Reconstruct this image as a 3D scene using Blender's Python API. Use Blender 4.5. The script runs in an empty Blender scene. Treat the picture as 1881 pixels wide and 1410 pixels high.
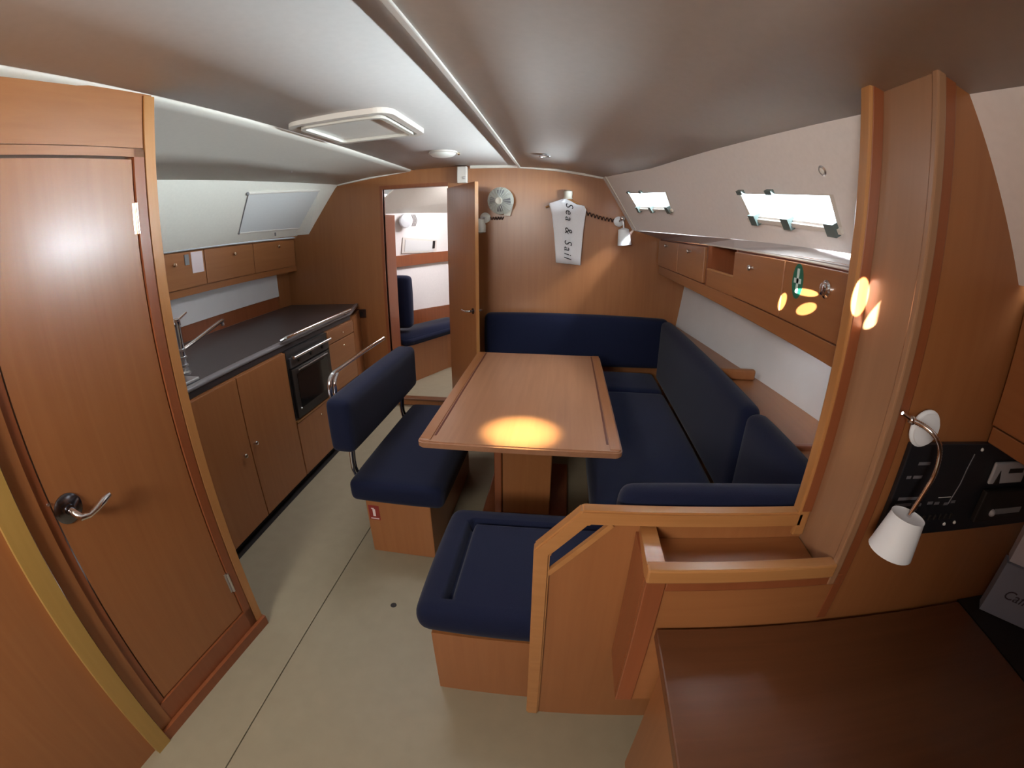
import bpy, bmesh, math, random
from mathutils import Vector, Matrix
random.seed(7)
PI = math.pi
C = bpy.context.scene.collection
sc = bpy.context.scene

# ------------------------------------------------------------------ camera
# world: x to starboard, y forward (bow), z up; cabin floor at z = 0
cam = bpy.data.cameras.new('camera')
cam.type = 'PANO'
cam.panorama_type = 'FISHEYE_LENS_POLYNOMIAL'
cam.sensor_fit = 'HORIZONTAL'
cam.sensor_width = 36.0
cam.fisheye_fov = math.radians(200)
cam.fisheye_polynomial_k0 = 0.0
cam.fisheye_polynomial_k1 = -0.0640985
cam.fisheye_polynomial_k2 = 0.0
cam.fisheye_polynomial_k3 = 1.43926e-5
cam.fisheye_polynomial_k4 = 0.0
cam.clip_start = 0.01
co = bpy.data.objects.new('camera', cam)
C.objects.link(co)
pit, yaw, rol = 0.34560, 0.113391, 0.004814
fw = Vector((0, math.cos(pit), -math.sin(pit)))
up = Vector((0, math.sin(pit), math.cos(pit)))
rt = Vector((1, 0, 0))
r2 = math.cos(rol)*rt + math.sin(rol)*up
u2 = -math.sin(rol)*rt + math.cos(rol)*up
Rz = Matrix.Rotation(yaw, 3, 'Z')
r2, u2, b2 = Rz @ r2, Rz @ u2, Rz @ (-fw)
co.matrix_world = Matrix(((r2.x, u2.x, b2.x, 0), (r2.y, u2.y, b2.y, 0), (r2.z, u2.z, b2.z, 1.55), (0, 0, 0, 1)))
sc.camera = co

# ------------------------------------------------------------------ world, lights, exposure
sc.view_settings.view_transform = 'Standard'
sc.view_settings.look = 'None'
sc.view_settings.gamma = 1.0
sc.view_settings.use_curve_mapping = False
sc.view_settings.exposure = 0.30
w = bpy.data.worlds.new('sky'); sc.world = w; w.use_nodes = True
w.node_tree.nodes['Background'].inputs[0].default_value = (0.86, 0.93, 1.0, 1)
w.node_tree.nodes['Background'].inputs[1].default_value = 5.0

def light(name, kind, loc, target, energy, color, size=None, size_y=None, spot=None, blend=0.3, radius=0.02):
    l = bpy.data.lights.new(name, kind); l.energy = energy; l.color = color
    if kind == 'AREA':
        l.shape = 'RECTANGLE'; l.size = size; l.size_y = size_y or size
    if kind == 'SPOT':
        l.spot_size = math.radians(spot); l.spot_blend = blend; l.shadow_soft_size = radius
    if kind == 'POINT': l.shadow_soft_size = radius
    o = bpy.data.objects.new(name, l); C.objects.link(o); o.location = loc
    o.rotation_euler = (Vector(target) - Vector(loc)).to_track_quat('-Z', 'Y').to_euler()
    return o
light('companionway_daylight', 'AREA', (-0.78, -1.22, 1.84), (-0.85, 1.6, 2.12), 30, (1.0, 0.93, 0.82), 0.6, 0.36)
light('window_daylight_aft', 'AREA', (1.00, 1.54, 1.655), (-2.2, 1.9, 1.86), 120, (0.90, 0.95, 1.0), 0.60, 0.10)
light('window_daylight_forward', 'AREA', (0.78, 2.90, 1.72), (-2.2, 2.6, 1.92), 90, (0.90, 0.95, 1.0), 0.70, 0.11)
light('hatch_daylight', 'AREA', (-0.94, 1.99, 2.030), (-0.94, 1.99, 0.0), 7, (0.95, 0.95, 1.0), 0.34, 0.36)
light('fore_hatch_daylight', 'AREA', (-0.9, 4.5, 2.03), (-1.3, 4.6, 0.0), 30, (1.0, 0.95, 0.97), 0.6, 0.6)
# added spot without a fixture, throws the yellow glow on the tabletop
light('table_glow_spot', 'SPOT', (-0.16, 1.74, 1.98), (-0.16, 1.77, 0.69), 430, (1.0, 0.80, 0.36), spot=18, blend=1.0, radius=0.02)
# slivers of low sun coming down the companionway onto the starboard lockers and post
SUNP = Vector((-0.55, -1.15, 1.95))
for tx, ty, tz, deg, pw, asp, roll in ((0.750, 1.285, 1.420, 1.5, 6000, 0.30, -12), (0.750, 1.435, 1.366, 1.2, 6000, 0.42, 80), (0.750, 1.270, 1.372, 1.25, 5000, 0.6, 20), (0.640, 0.862, 1.466, 2.1, 5000, 0.42, 84), (0.656, 0.80, 1.452, 2.4, 5000, 0.30, 58)):
    q = light('sun_sliver', 'SPOT', SUNP, (tx, ty, tz), pw, (1.0, 0.93, 0.78), spot=deg, blend=0.2, radius=0.002)
    q.rotation_euler = ((Vector((tx, ty, tz)) - SUNP).to_track_quat('-Z', 'Y').to_matrix() @ Matrix.Rotation(math.radians(roll), 3, 'Z')).to_euler()
    q.scale = (1, asp, 1)

# ------------------------------------------------------------------ materials
def mat(name, color, rough=0.5, metal=0.0, spec=0.5, coat=0.0, bump=None, sheen=0.0, emit=None):
    m = bpy.data.materials.new(name); m.use_nodes = True
    nt = m.node_tree; b = nt.nodes['Principled BSDF']
    b.inputs['Base Color'].default_value = (*color, 1)
    b.inputs['Roughness'].default_value = rough
    b.inputs['Metallic'].default_value = metal
    b.inputs['Specular IOR Level'].default_value = spec
    b.inputs['Coat Weight'].default_value = coat
    b.inputs['Coat Roughness'].default_value = 0.25
    b.inputs['Sheen Weight'].default_value = sheen
    if emit:
        b.inputs['Emission Color'].default_value = (*emit[0], 1); b.inputs['Emission Strength'].default_value = emit[1]
    tc = nt.nodes.new('ShaderNodeTexCoord')
    n = nt.nodes.new('ShaderNodeTexNoise'); n.inputs['Scale'].default_value = bump[0] if bump else 8
    n.inputs['Detail'].default_value = 4
    nt.links.new(tc.outputs['Object'], n.inputs['Vector'])
    mx = nt.nodes.new('ShaderNodeMix'); mx.data_type = 'RGBA'
    k = bump[2] if bump and len(bump) > 2 else 0.05
    mx.inputs['A'].default_value = (*[c*(1-k) for c in color], 1)
    mx.inputs['B'].default_value = (*[min(1, c*(1+k)) for c in color], 1)
    nt.links.new(n.outputs['Fac'], mx.inputs['Factor'])
    nt.links.new(mx.outputs['Result'], b.inputs['Base Color'])
    if bump:
        bp = nt.nodes.new('ShaderNodeBump'); bp.inputs['Strength'].default_value = bump[1]; bp.inputs['Distance'].default_value = 0.002
        nt.links.new(n.outputs['Fac'], bp.inputs['Height']); nt.links.new(bp.outputs['Normal'], b.inputs['Normal'])
    return m

def wood(name, dark, lite, axis='z', rough=0.36, coat=0.30):
    m = bpy.data.materials.new(name); m.use_nodes = True
    nt = m.node_tree; b = nt.nodes['Principled BSDF']
    b.inputs['Roughness'].default_value = rough; b.inputs['Coat Weight'].default_value = coat
    b.inputs['Coat Roughness'].default_value = 0.24
    tc = nt.nodes.new('ShaderNodeTexCoord')
    mp = nt.nodes.new('ShaderNodeMapping')
    s = [26.0, 26.0, 26.0]; s['xyz'.index(axis)] = 1.3
    mp.inputs['Scale'].default_value = s
    n = nt.nodes.new('ShaderNodeTexNoise'); n.inputs['Scale'].default_value = 1.6; n.inputs['Detail'].default_value = 6; n.inputs['Distortion'].default_value = 0.5
    n2 = nt.nodes.new('ShaderNodeTexNoise'); n2.inputs['Scale'].default_value = 1.1; n2.inputs['Detail'].default_value = 2
    nt.links.new(tc.outputs['Object'], mp.inputs['Vector']); nt.links.new(mp.outputs['Vector'], n.inputs['Vector'])
    nt.links.new(tc.outputs['Object'], n2.inputs['Vector'])
    ad = nt.nodes.new('ShaderNodeMath'); ad.operation = 'MULTIPLY_ADD'; ad.inputs[1].default_value = 0.55
    nt.links.new(n.outputs['Fac'], ad.inputs[0])
    m2 = nt.nodes.new('ShaderNodeMath'); m2.operation = 'MULTIPLY'; m2.inputs[1].default_value = 0.45
    nt.links.new(n2.outputs['Fac'], m2.inputs[0]); nt.links.new(m2.outputs[0], ad.inputs[2])
    rp = nt.nodes.new('ShaderNodeValToRGB')
    rp.color_ramp.elements[0].position = 0.3; rp.color_ramp.elements[0].color = (*dark, 1)
    rp.color_ramp.elements[1].position = 0.72; rp.color_ramp.elements[1].color = (*lite, 1)
    nt.links.new(ad.outputs[0], rp.inputs['Fac']); nt.links.new(rp.outputs['Color'], b.inputs['Base Color'])
    return m

WD = wood('cherry_veneer', (0.275, 0.103, 0.034), (0.338, 0.136, 0.048))
WDy = wood('cherry_veneer_along', (0.275, 0.103, 0.034), (0.338, 0.136, 0.048), 'y')
WDx = wood('cherry_veneer_across', (0.275, 0.103, 0.034), (0.338, 0.136, 0.048), 'x')
WT = wood('solid_trim_wood', (0.365, 0.158, 0.050), (0.465, 0.222, 0.080), 'z', 0.3)
WTx = wood('solid_trim_wood_across', (0.365, 0.158, 0.050), (0.465, 0.222, 0.080), 'x', 0.3)
WP = wood('pale_veneer', (0.285, 0.150, 0.080), (0.345, 0.185, 0.100))
WR = wood('red_brown_trim', (0.215, 0.062, 0.022), (0.285, 0.088, 0.032), 'z', 0.32)
WB = wood('table_veneer', (0.300, 0.140, 0.075), (0.400, 0.200, 0.110), 'y', 0.30, 0.35)
WG = mat('groove_wood', (0.10, 0.022, 0.010), 0.5)
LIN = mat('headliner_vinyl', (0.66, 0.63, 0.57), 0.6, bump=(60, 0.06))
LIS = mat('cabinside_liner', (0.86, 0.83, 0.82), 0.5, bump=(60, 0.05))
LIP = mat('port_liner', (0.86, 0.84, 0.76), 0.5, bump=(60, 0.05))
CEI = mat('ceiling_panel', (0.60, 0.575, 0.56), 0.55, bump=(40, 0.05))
HUL = mat('hull_panel', (0.68, 0.68, 0.69), 0.45)
TRW = mat('white_trim', (0.72, 0.68, 0.63), 0.4)
FLO = mat('floor_vinyl', (0.29, 0.25, 0.172), 0.5, bump=(14, 0.05, 0.10))
BLU = mat('navy_fabric', (0.0070, 0.0100, 0.031), 0.9, spec=0.15, bump=(420, 0.3, 0.25), sheen=0.08)
BLK = mat('black_gap', (0.012, 0.009, 0.008), 0.6)
CNT = mat('worktop_laminate', (0.052, 0.044, 0.047), 0.33, bump=(90, 0.03, 0.25))
CNE = mat('worktop_edge', (0.20, 0.19, 0.20), 0.3)
CHR = mat('chrome', (0.80, 0.80, 0.82), 0.12, 1.0)
STL = mat('brushed_steel', (0.62, 0.62, 0.64), 0.28, 1.0)
DCH = mat('dark_chrome', (0.16, 0.16, 0.18), 0.2, 1.0)
BRS = mat('brass_knob', (0.80, 0.66, 0.48), 0.22, 1.0)
BGL = mat('black_oven_glass', (0.010, 0.010, 0.011), 0.08)
OVN = mat('oven_enamel', (0.020, 0.018, 0.018), 0.3)
PLA = mat('cream_plastic', (0.62, 0.60, 0.52), 0.35)
SHD = mat('white_shade', (0.82, 0.87, 0.92), 0.4)
CLO = mat('white_cotton', (0.80, 0.81, 0.85), 0.9, bump=(160, 0.2))
INK = mat('dark_ink', (0.025, 0.028, 0.035), 0.8)
CRD = mat('brown_cord', (0.050, 0.022, 0.016), 0.5)
GRN = mat('green_sticker', (0.010, 0.135, 0.085), 0.45)
GRW = mat('sticker_white', (0.62, 0.74, 0.72), 0.5)
RED = mat('red_sticker', (0.24, 0.025, 0.02), 0.5)
PNK = mat('pink_paper', (0.72, 0.60, 0.62), 0.8)
GRY = mat('grey_plastic', (0.22, 0.22, 0.23), 0.5)
BXG = mat('grey_box_card', (0.25, 0.30, 0.42), 0.6)
BXL = mat('pale_box_card', (0.58, 0.62, 0.76), 0.6)
ELP = mat('switch_panel_black', (0.0105, 0.0110, 0.0145), 0.42, bump=(200, 0.05))
RAD = mat('radio_grey', (0.42, 0.42, 0.45), 0.45)
LBL = mat('panel_print', (0.14, 0.14, 0.16), 0.6)
BLD = mat('blind_fabric', (0.68, 0.69, 0.69), 0.8, bump=(120, 0.1))
LED = mat('indicator_lamp', (0.7, 0.7, 0.7), 0.3)
FAN = mat('fan_plastic', (0.50, 0.52, 0.48), 0.4)
LNS = mat('lamp_lens', (0.85, 0.85, 0.80), 0.3)
CLP = mat('grey_clip', (0.11, 0.15, 0.15), 0.5)
DSK = wood('desk_veneer', (0.10, 0.036, 0.014), (0.15, 0.056, 0.022), 'x', 0.4)
def glass():
    m = bpy.data.materials.new('window_glass'); m.use_nodes = True
    nt = m.node_tree; nt.nodes.clear()
    o = nt.nodes.new('ShaderNodeOutputMaterial'); mx = nt.nodes.new('ShaderNodeMixShader')
    t = nt.nodes.new('ShaderNodeBsdfTransparent'); g = nt.nodes.new('ShaderNodeBsdfGlossy')
    t.inputs[0].default_value = (0.93, 0.97, 0.97, 1); g.inputs['Roughness'].default_value = 0.03
    f = nt.nodes.new('ShaderNodeLayerWeight'); f.inputs[0].default_value = 0.04
    nt.links.new(f.outputs['Fresnel'], mx.inputs[0]); nt.links.new(t.outputs[0], mx.inputs[1]); nt.links.new(g.outputs[0], mx.inputs[2])
    nt.links.new(mx.outputs[0], o.inputs[0]); return m
GLS = glass()

# ------------------------------------------------------------------ mesh helpers
class MB:
    """collects vertices (world metres) and faces, then links them as one object"""
    def __init__(s): s.v, s.f = [], []
    def add(s, vs, fs):
        k = len(s.v); s.v += [tuple(p) for p in vs]; s.f += [tuple(i+k for i in f) for f in fs]; return s
    def box(s, x0, x1, y0, y1, z0, z1):
        return s.add([(x, y, z) for x in (x0, x1) for y in (y0, y1) for z in (z0, z1)],
                     [(0, 1, 3, 2), (4, 6, 7, 5), (0, 4, 5, 1), (2, 3, 7, 6), (0, 2, 6, 4), (1, 5, 7, 3)])
    def rbox(s, x0, x1, y0, y1, z0, z1, r=0.003, seg=2):
        bm = bmesh.new(); bmesh.ops.create_cube(bm, size=1)
        for v in bm.verts:
            v.co = ((x0+x1)/2 + v.co.x*(x1-x0), (y0+y1)/2 + v.co.y*(y1-y0), (z0+z1)/2 + v.co.z*(z1-z0))
        r = min(r, 0.45*min(abs(x1-x0), abs(y1-y0), abs(z1-z0)))
        bmesh.ops.bevel(bm, geom=bm.edges[:], offset=r, segments=seg, affect='EDGES', profile=0.5)
        return s.bm(bm)
    def bm(s, bm):
        bm.verts.index_update()
        s.add([v.co[:] for v in bm.verts], [[v.index for v in f.verts] for f in bm.faces]); bm.free(); return s
    def prism(s, pts, d):
        """polygon pts (3-D, planar) extruded by vector d, ends closed"""
        n = len(pts); a = [Vector(p) for p in pts]; b = [p + Vector(d) for p in a]
        return s.add(a + b, [tuple(range(n))[::-1], tuple(range(n, 2*n))] + [(i, (i+1) % n, n+(i+1) % n, n+i) for i in range(n)])
    def slab(s, quad, t):
        """quad of points thickened along its normal by t"""
        q = [Vector(p) for p in quad]; n = (q[1]-q[0]).cross(q[2]-q[0]).normalized()
        return s.prism(q, n*t)
    def tube(s, path, r, n=10, cap=True):
        P = [Vector(p) for p in path]; m = len(P)
        R = r if isinstance(r, (list, tuple)) else [r]*m
        t0 = (P[1]-P[0]).normalized()
        u = t0.cross(Vector((0, 0, 1)));  u = u if u.length > 1e-3 else t0.cross(Vector((1, 0, 0))); u.normalize()
        vs = []
        for i in range(m):
            t = (P[min(i+1, m-1)] - P[max(i-1, 0)]).normalized()
            u = (u - t*u.dot(t)).normalized(); v = t.cross(u)
            vs += [P[i] + R[i]*(math.cos(2*PI*k/n)*u + math.sin(2*PI*k/n)*v) for k in range(n)]
        fs = [(i*n+k, i*n+(k+1) % n, (i+1)*n+(k+1) % n, (i+1)*n+k) for i in range(m-1) for k in range(n)]
        if cap: fs += [tuple(range(n))[::-1], tuple(range((m-1)*n, m*n))]
        return s.add(vs, fs)
    def lathe(s, prof, at, axis=(0, 0, 1), n=20):
        """profile [(radius, height)] turned about axis through at"""
        a = Vector(axis).normalized(); u = a.orthogonal().normalized(); v = a.cross(u); at = Vector(at); m = len(prof)
        vs = [at + a*h + max(r, 1e-5)*(math.cos(2*PI*k/n)*u + math.sin(2*PI*k/n)*v) for r, h in prof for k in range(n)]
        fs = [(i*n+k, i*n+(k+1) % n, (i+1)*n+(k+1) % n, (i+1)*n+k) for i in range(m-1) for k in range(n)]
        fs += [tuple(range(n))[::-1], tuple(range((m-1)*n, m*n))]
        return s.add(vs, fs)
    def grid(s, rows):
        n = len(rows[0]); vs = [p for r in rows for p in r]
        return s.add(vs, [(i*n+k, i*n+k+1, (i+1)*n+k+1, (i+1)*n+k) for i in range(len(rows)-1) for k in range(n-1)])
    def ball(s, at, r, n=10):
        return s.lathe([(r*math.sin(PI*i/n), -r*math.cos(PI*i/n)) for i in range(n+1)], at, n=2*n)
    def xf(s, M):
        s.v = [tuple(M @ Vector(p)) for p in s.v]; return s
    def build(s, name, m, parent=None, smooth=False, thick=0):
        me = bpy.data.meshes.new(name)
        off = Vector((0, 0, 0)); q = parent
        while q: off += q.location; q = q.parent
        o = bpy.data.objects.new(name, me)
        if parent is None:
            xs = list(zip(*s.v)); off = Vector(((min(xs[0])+max(xs[0]))/2, (min(xs[1])+max(xs[1]))/2, min(xs[2]))); o.location = off
        else: o.parent = parent
        me.from_pydata([tuple(Vector(p)-off) for p in s.v], [], s.f); me.update()
        bm = bmesh.new(); bm.from_mesh(me); bmesh.ops.recalc_face_normals(bm, faces=bm.faces); bm.to_mesh(me); bm.free()
        me.materials.append(m)
        if smooth:
            me.shade_smooth()
            try: me.set_sharp_from_angle(angle=math.radians(40 if smooth is True else smooth))
            except Exception: pass
        if thick:
            md = o.modifiers.new('thickness', 'SOLIDIFY'); md.thickness = thick; md.offset = 0
        C.objects.link(o); return o

def tag(o, label, cat, group=None):
    o['label'] = label; o['category'] = cat
    if group: o['group'] = group
    return o
def thing(name, loc, label, cat, group=None):
    o = bpy.data.objects.new(name, None); o.empty_display_size = 0.05; C.objects.link(o); o.location = loc
    return tag(o, label, cat, group)
def struct(o, label=None):
    o['kind'] = 'structure'
    if label: o['label'] = label
    return o
def shell(name, loc):
    o = bpy.data.objects.new(name, None); C.objects.link(o); o.location = loc; o['kind'] = 'structure'; return o

def cushion(x0, x1, y0, y1, z0, z1, r=0.035, puff=0.012, step=0.03, groove=None, tilt=None):
    """padded block: rounded edges, crowned faces, optional sewn groove lines on top [(axis, value, a, b)]"""
    b = MB(); lo, hi = Vector((x0, y0, z0)), Vector((x1, y1, z1)); c = (lo+hi)/2; h = (hi-lo)/2
    il, ih = lo + Vector((r,)*3), hi - Vector((r,)*3)
    def pos(p):
        q = Vector([min(max(p[i], il[i]), ih[i]) for i in range(3)]); d = Vector(p) - q
        if d.length > 1e-9: p = q + d.normalized()*r
        p = Vector(p)
        for i in range(3):
            a = [(p[j]-c[j])/h[j] for j in range(3) if j != i]
            k = max(0, 1-a[0]**2)**0.5 * max(0, 1-a[1]**2)**0.5
            s = (p[i]-c[i])/h[i]
            if abs(s) > 0.5: p[i] += math.copysign(puff*k, s)
        if groove and p.z > c.z + 0.3*h.z:
            for ax, val, a0, a1 in groove:
                o_ = p.y if ax == 'x' else p.x; d_ = abs((p.x if ax == 'x' else p.y) - val)
                if a0 <= o_ <= a1 and d_ < 0.016: p.z -= 0.045*(1-d_/0.016)**0.7
        return p
    def axis(a0, a1, st):
        n = max(2, int((a1-a0)/st)); return [a0 + min(r, (a1-a0)/2)*t for t in (0, 0.25, 0.55)] + [a0+r+(a1-a0-2*r)*i/n for i in range(n+1)] + [a1 - r*t for t in (0.55, 0.25, 0)]
    X, Y, Z = axis(x0, x1, step), axis(y0, y1, step), axis(z0, z1, max(step, 0.04))
    for z in (z0, z1): b.grid([[pos((x, y, z)) for x in X] for y in Y])
    for y in (y0, y1): b.grid([[pos((x, y, z)) for x in X] for z in Z])
    for x in (x0, x1): b.grid([[pos((x, y, z)) for y in Y] for z in Z])
    return b
def weld(o, d=1e-4):
    bm = bmesh.new(); bm.from_mesh(o.data); bmesh.ops.remove_doubles(bm, verts=bm.verts, dist=d)
    bmesh.ops.recalc_face_normals(bm, faces=bm.faces); bm.to_mesh(o.data); bm.free(); o.data.shade_smooth(); return o
def text(name, body, size, M, m, parent, ext=0.0004, shear=0.0, space=1.0):
    cu = bpy.data.curves.new(name, 'FONT'); cu.body = body; cu.size = size; cu.extrude = ext; cu.shear = shear; cu.space_character = space
    cu.align_x = 'CENTER'; cu.align_y = 'CENTER'; cu.resolution_u = 3
    t = bpy.data.objects.new(name, cu); C.objects.link(t)
    bpy.context.view_layer.update()
    me = bpy.data.meshes.new_from_object(t.evaluated_get(bpy.context.evaluated_depsgraph_get()))
    bpy.data.objects.remove(t)
    off = Vector((0, 0, 0)); q = parent
    while q: off += q.location; q = q.parent
    me.transform(Matrix.Translation(-off) @ M); me.materials.clear(); me.materials.append(m)
    o = bpy.data.objects.new(name, me); o.parent = parent; o['kind'] = 'stuff'; C.objects.link(o); return o
def frame(o, x, y, z=None):
    """matrix whose x, y axes are the given vectors, at o"""
    x, y = Vector(x).normalized(), Vector(y).normalized(); z = x.cross(y)
    return Matrix(((x.x, y.x, z.x, o[0]), (x.y, y.y, z.y, o[1]), (x.z, y.z, z.z, o[2]), (0, 0, 0, 1)))
def smooth_path(P, n=8):
    P = [Vector(p) for p in P]; Q = [P[0]*2-P[1]] + P + [P[-1]*2-P[-2]]; out = []
    for i in range(1, len(Q)-2):
        for k in range(n):
            t = k/n; a, b, c, d = Q[i-1:i+3]
            out.append(0.5*((2*b) + (c-a)*t + (2*a-5*b+4*c-d)*t*t + (3*b-a-3*c+d)*t**3))
    return out + [P[-1]]

D = 3.60          # aft face of the main bulkhead
# ------------------------------------------------------------------ floor
fl = struct(MB().box(-2.5, 1.6, -1.3, 3.66, -0.06, -0.012).build('floor', BLK))
struct(MB().rbox(-1.60, -1.004, -1.3, D-0.01, -0.012, 0.0, 0.002).build('floorboard', FLO, fl))
struct(MB().rbox(-1.000, 0.60, -1.3, D-0.01, -0.012, 0.0, 0.002).build('floorboard', FLO, fl))
MB().lathe([(0.014, 0.0), (0.014, 0.0012), (0.0, 0.0012)], (-0.678, 1.301, 0.0)).build('finger_hole', BLK, fl)

# ------------------------------------------------------------------ main bulkhead with its doorway
TOP = [(-2.42, 1.575), (-1.92, 1.99), (-1.61, 2.026), (-1.293, 2.055), (-0.866, 2.064), (-0.386, 2.060), (-0.08, 2.035), (0.293, 1.98), (0.542, 1.576)]
def topz(x):
    for (a, za), (b, zb) in zip(TOP, TOP[1:]):
        if a <= x <= b: return za + (zb-za)*(x-a)/(b-a)
    return 1.576
wb = MB()
def bulk_piece(x0, x1, z0=0.0, z1=None):
    xs = [x0] + [a for a, _ in TOP if x0 < a < x1] + [x1]
    pts = [(x0, D, z0), (x1, D, z0)] + [(x, D, (z1 if z1 else topz(x)+0.03)) for x in reversed(xs)]
    wb.prism(pts, (0, 0.03, 0))
bulk_piece(-2.75, -2.42, 0.0, 1.62); bulk_piece(-2.42, -1.50); bulk_piece(-0.935, 0.542); bulk_piece(0.542, 1.35, 0.0, 1.62)
wb.prism([(-1.50, D, 1.91), (-0.935, D, 1.91)] + [(x, D, topz(x)+0.03) for x in (-0.935, -1.293, -1.50)], (0, 0.03, 0))
wb.box(-1.50, -0.935, D, D+0.03, 0.0, 0.055)
bulk = struct(wb.build('wall_front', WD))
# doorway surround
MB().prism([(-1.525, D-0.008, 0.06), (-1.50, D-0.008, 0.06), (-1.50, D-0.008, 1.91), (-0.935, D-0.008, 1.91), (-0.935, D-0.008, 1.94), (-1.525, D-0.008, 1.94)], (0, 0.05, 0)).build('door_frame', WR, bulk)
MB().rbox(-1.50, -0.935, D-0.02, D+0.06, 0.05, 0.068, 0.004).build('door_sill', DSK, bulk)
# pale edging strip along the bulkhead top and down both sides
def strip(pts, name, parent, w=0.022, t=0.02, m=TRW):
    b = MB()
    for (a, za), (c, zc) in zip(pts, pts[1:]):
        d = Vector((c-a, 0, zc-za)).normalized(); n = Vector((d.z, 0, -d.x))
        if n.z > 0: n = -n
        p = [Vector((a, D-t, za)), Vector((c, D-t, zc)), Vector((c, D-t, zc))+n*w, Vector((a, D-t, za))+n*w]
        b.prism(p, (0, t, 0))
    return b.build(name, m, parent)
strip([(-1.92, 1.998), (-1.61, 2.032), (-1.293, 2.062)], 'edge_strip', bulk)
strip([(-0.75, 2.065), (-0.386, 2.062), (-0.08, 2.038), (0.293, 1.985)], 'edge_strip', bulk)
# port return of the headliner against the bulkhead, and the starboard one
MB().prism([(-1.918, D-0.002, 1.992), (-1.945, 3.34, 1.972), (-2.362, 3.54, 1.578), (-2.235, D-0.002, 1.578)], (-0.03, 0.03, 0.0)).build('liner_return', LIP, bulk)
MB().prism([(0.293, D, 1.98), (0.335, D, 1.98), (0.583, D, 1.576), (0.545, D, 1.576)], (0, -0.11, 0)).build('liner_return', TRW, bulk)

# ------------------------------------------------------------------ ceiling and cabin sides
YS = [3.60, 2.52, 2.00, 1.49, 0.70, -0.3, -1.3]
SE = [(0.293, 1.98), (0.478, 1.918), (0.553, 1.912), (0.629, 1.900), (0.745, 1.885), (0.90, 1.865), (1.05, 1.845)]
PE = [(-1.92, 1.99), (-1.960, 1.952), (-1.976, 1.938), (-1.99, 1.925), (-2.01, 1.910), (-2.03, 1.90), (-2.05, 1.89)]
SL = [(0.541, 1.576), (0.688, 1.560), (0.759, 1.557), (0.827, 1.552), (0.935, 1.548), (1.07, 1.545), (1.21, 1.54)]
PL = [(-2.367, 1.576), (-2.372, 1.565), (-2.375, 1.562), (-2.38, 1.560), (-2.38, 1.56), (-2.38, 1.56), (-2.38, 1.56)]
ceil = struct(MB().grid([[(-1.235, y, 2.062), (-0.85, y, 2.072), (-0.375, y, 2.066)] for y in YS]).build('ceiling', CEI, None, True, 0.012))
# port headliner panel, starboard headliner panel with rolled edges
cp = MB(); cs = MB()
cp.grid([[(PE[i][0], YS[i], PE[i][1]), (PE[i][0]+0.31, YS[i], PE[i][1]+0.036+0.02*min(i, 2)), (-1.30, YS[i], 2.044), (-1.255, YS[i], 2.048), (-1.242, YS[i], 2.066)] for i in range(7)])
cs.grid([[(-0.365, YS[i], 2.066), (-0.352, YS[i], 2.050), (-0.08, YS[i], 2.035-0.004*i), (SE[i][0]*0.5, YS[i], 2.005-0.008*i), (SE[i][0], YS[i], SE[i][1])] for i in range(7)])
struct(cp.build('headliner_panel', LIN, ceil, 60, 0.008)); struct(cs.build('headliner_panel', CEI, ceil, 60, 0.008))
MB().rbox(-0.372, -0.350, -1.3, D-0.022, 2.040, 2.052, 0.004).build('edge_strip', TRW, ceil)

def on_liner(a, b, fa, fb):
    return Vector(a)*(1-fa)
# starboard cabin side, with two window openings cut out of it
P0, P1 = Vector((0.541, 3.60, 1.576)), Vector((0.935, 0.70, 1.576))
nS = (P1-P0).cross(Vector((0.293, 3.60, 1.98))-P0).normalized()
if nS.x > 0: nS = -nS                                   # points inboard
W1 = [Vector(p) for p in ((0.439, 3.197, 1.831), (0.558, 2.499, 1.792), (0.603, 2.545, 1.708), (0.501, 3.191, 1.731))]
W2 = [Vector(p) for p in ((0.688, 1.769, 1.742), (0.776, 1.225, 1.719), (0.827, 1.243, 1.631), (0.739, 1.773, 1.657))]
W1 = [p - nS*((p-P0).dot(nS)) for p in W1]; W2 = [p - nS*((p-P0).dot(nS)) for p in W2]
def pl(i, top):
    x, z = (SE if top else SL)[i]; p = Vector((x, YS[i], z)); return p - nS*((p-P0).dot(nS))
T = [pl(i, True) for i in range(7)]; B = [pl(i, False) for i in range(7)]
def lerpy(A, y):
    for a, b in zip(A, A[1:]):
        if b.y <= y <= a.y: return a + (b-a)*((a.y-y)/(a.y-b.y))
    return A[0] if y > A[0].y else A[-1]
ws = MB()
def quad(a, b, c, d): ws.add([a, b, c, d], [(0, 1, 2, 3)])
segs = [3.60, 3.28, 2.42, 1.86, 1.14, 0.70, -0.3, -1.3]
wins = {1: W1, 3: W2}
for i in range(len(segs)-1):
    ya, yb = segs[i], segs[i+1]
    ta, tb, ba, bb = lerpy(T, ya), lerpy(T, yb), lerpy(B, ya), lerpy(B, yb)
    if i in wins:
        W = wins[i]
        quad(ta, tb, W[1], W[0]); quad(W[0], W[3], ba, ta); quad(W[3], W[2], bb, ba); quad(W[1], tb, bb, W[2])
    else: quad(ta, tb, bb, ba)
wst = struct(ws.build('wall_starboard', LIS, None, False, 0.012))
weld(wst, 0.004); wst.data.shade_flat()
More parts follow.
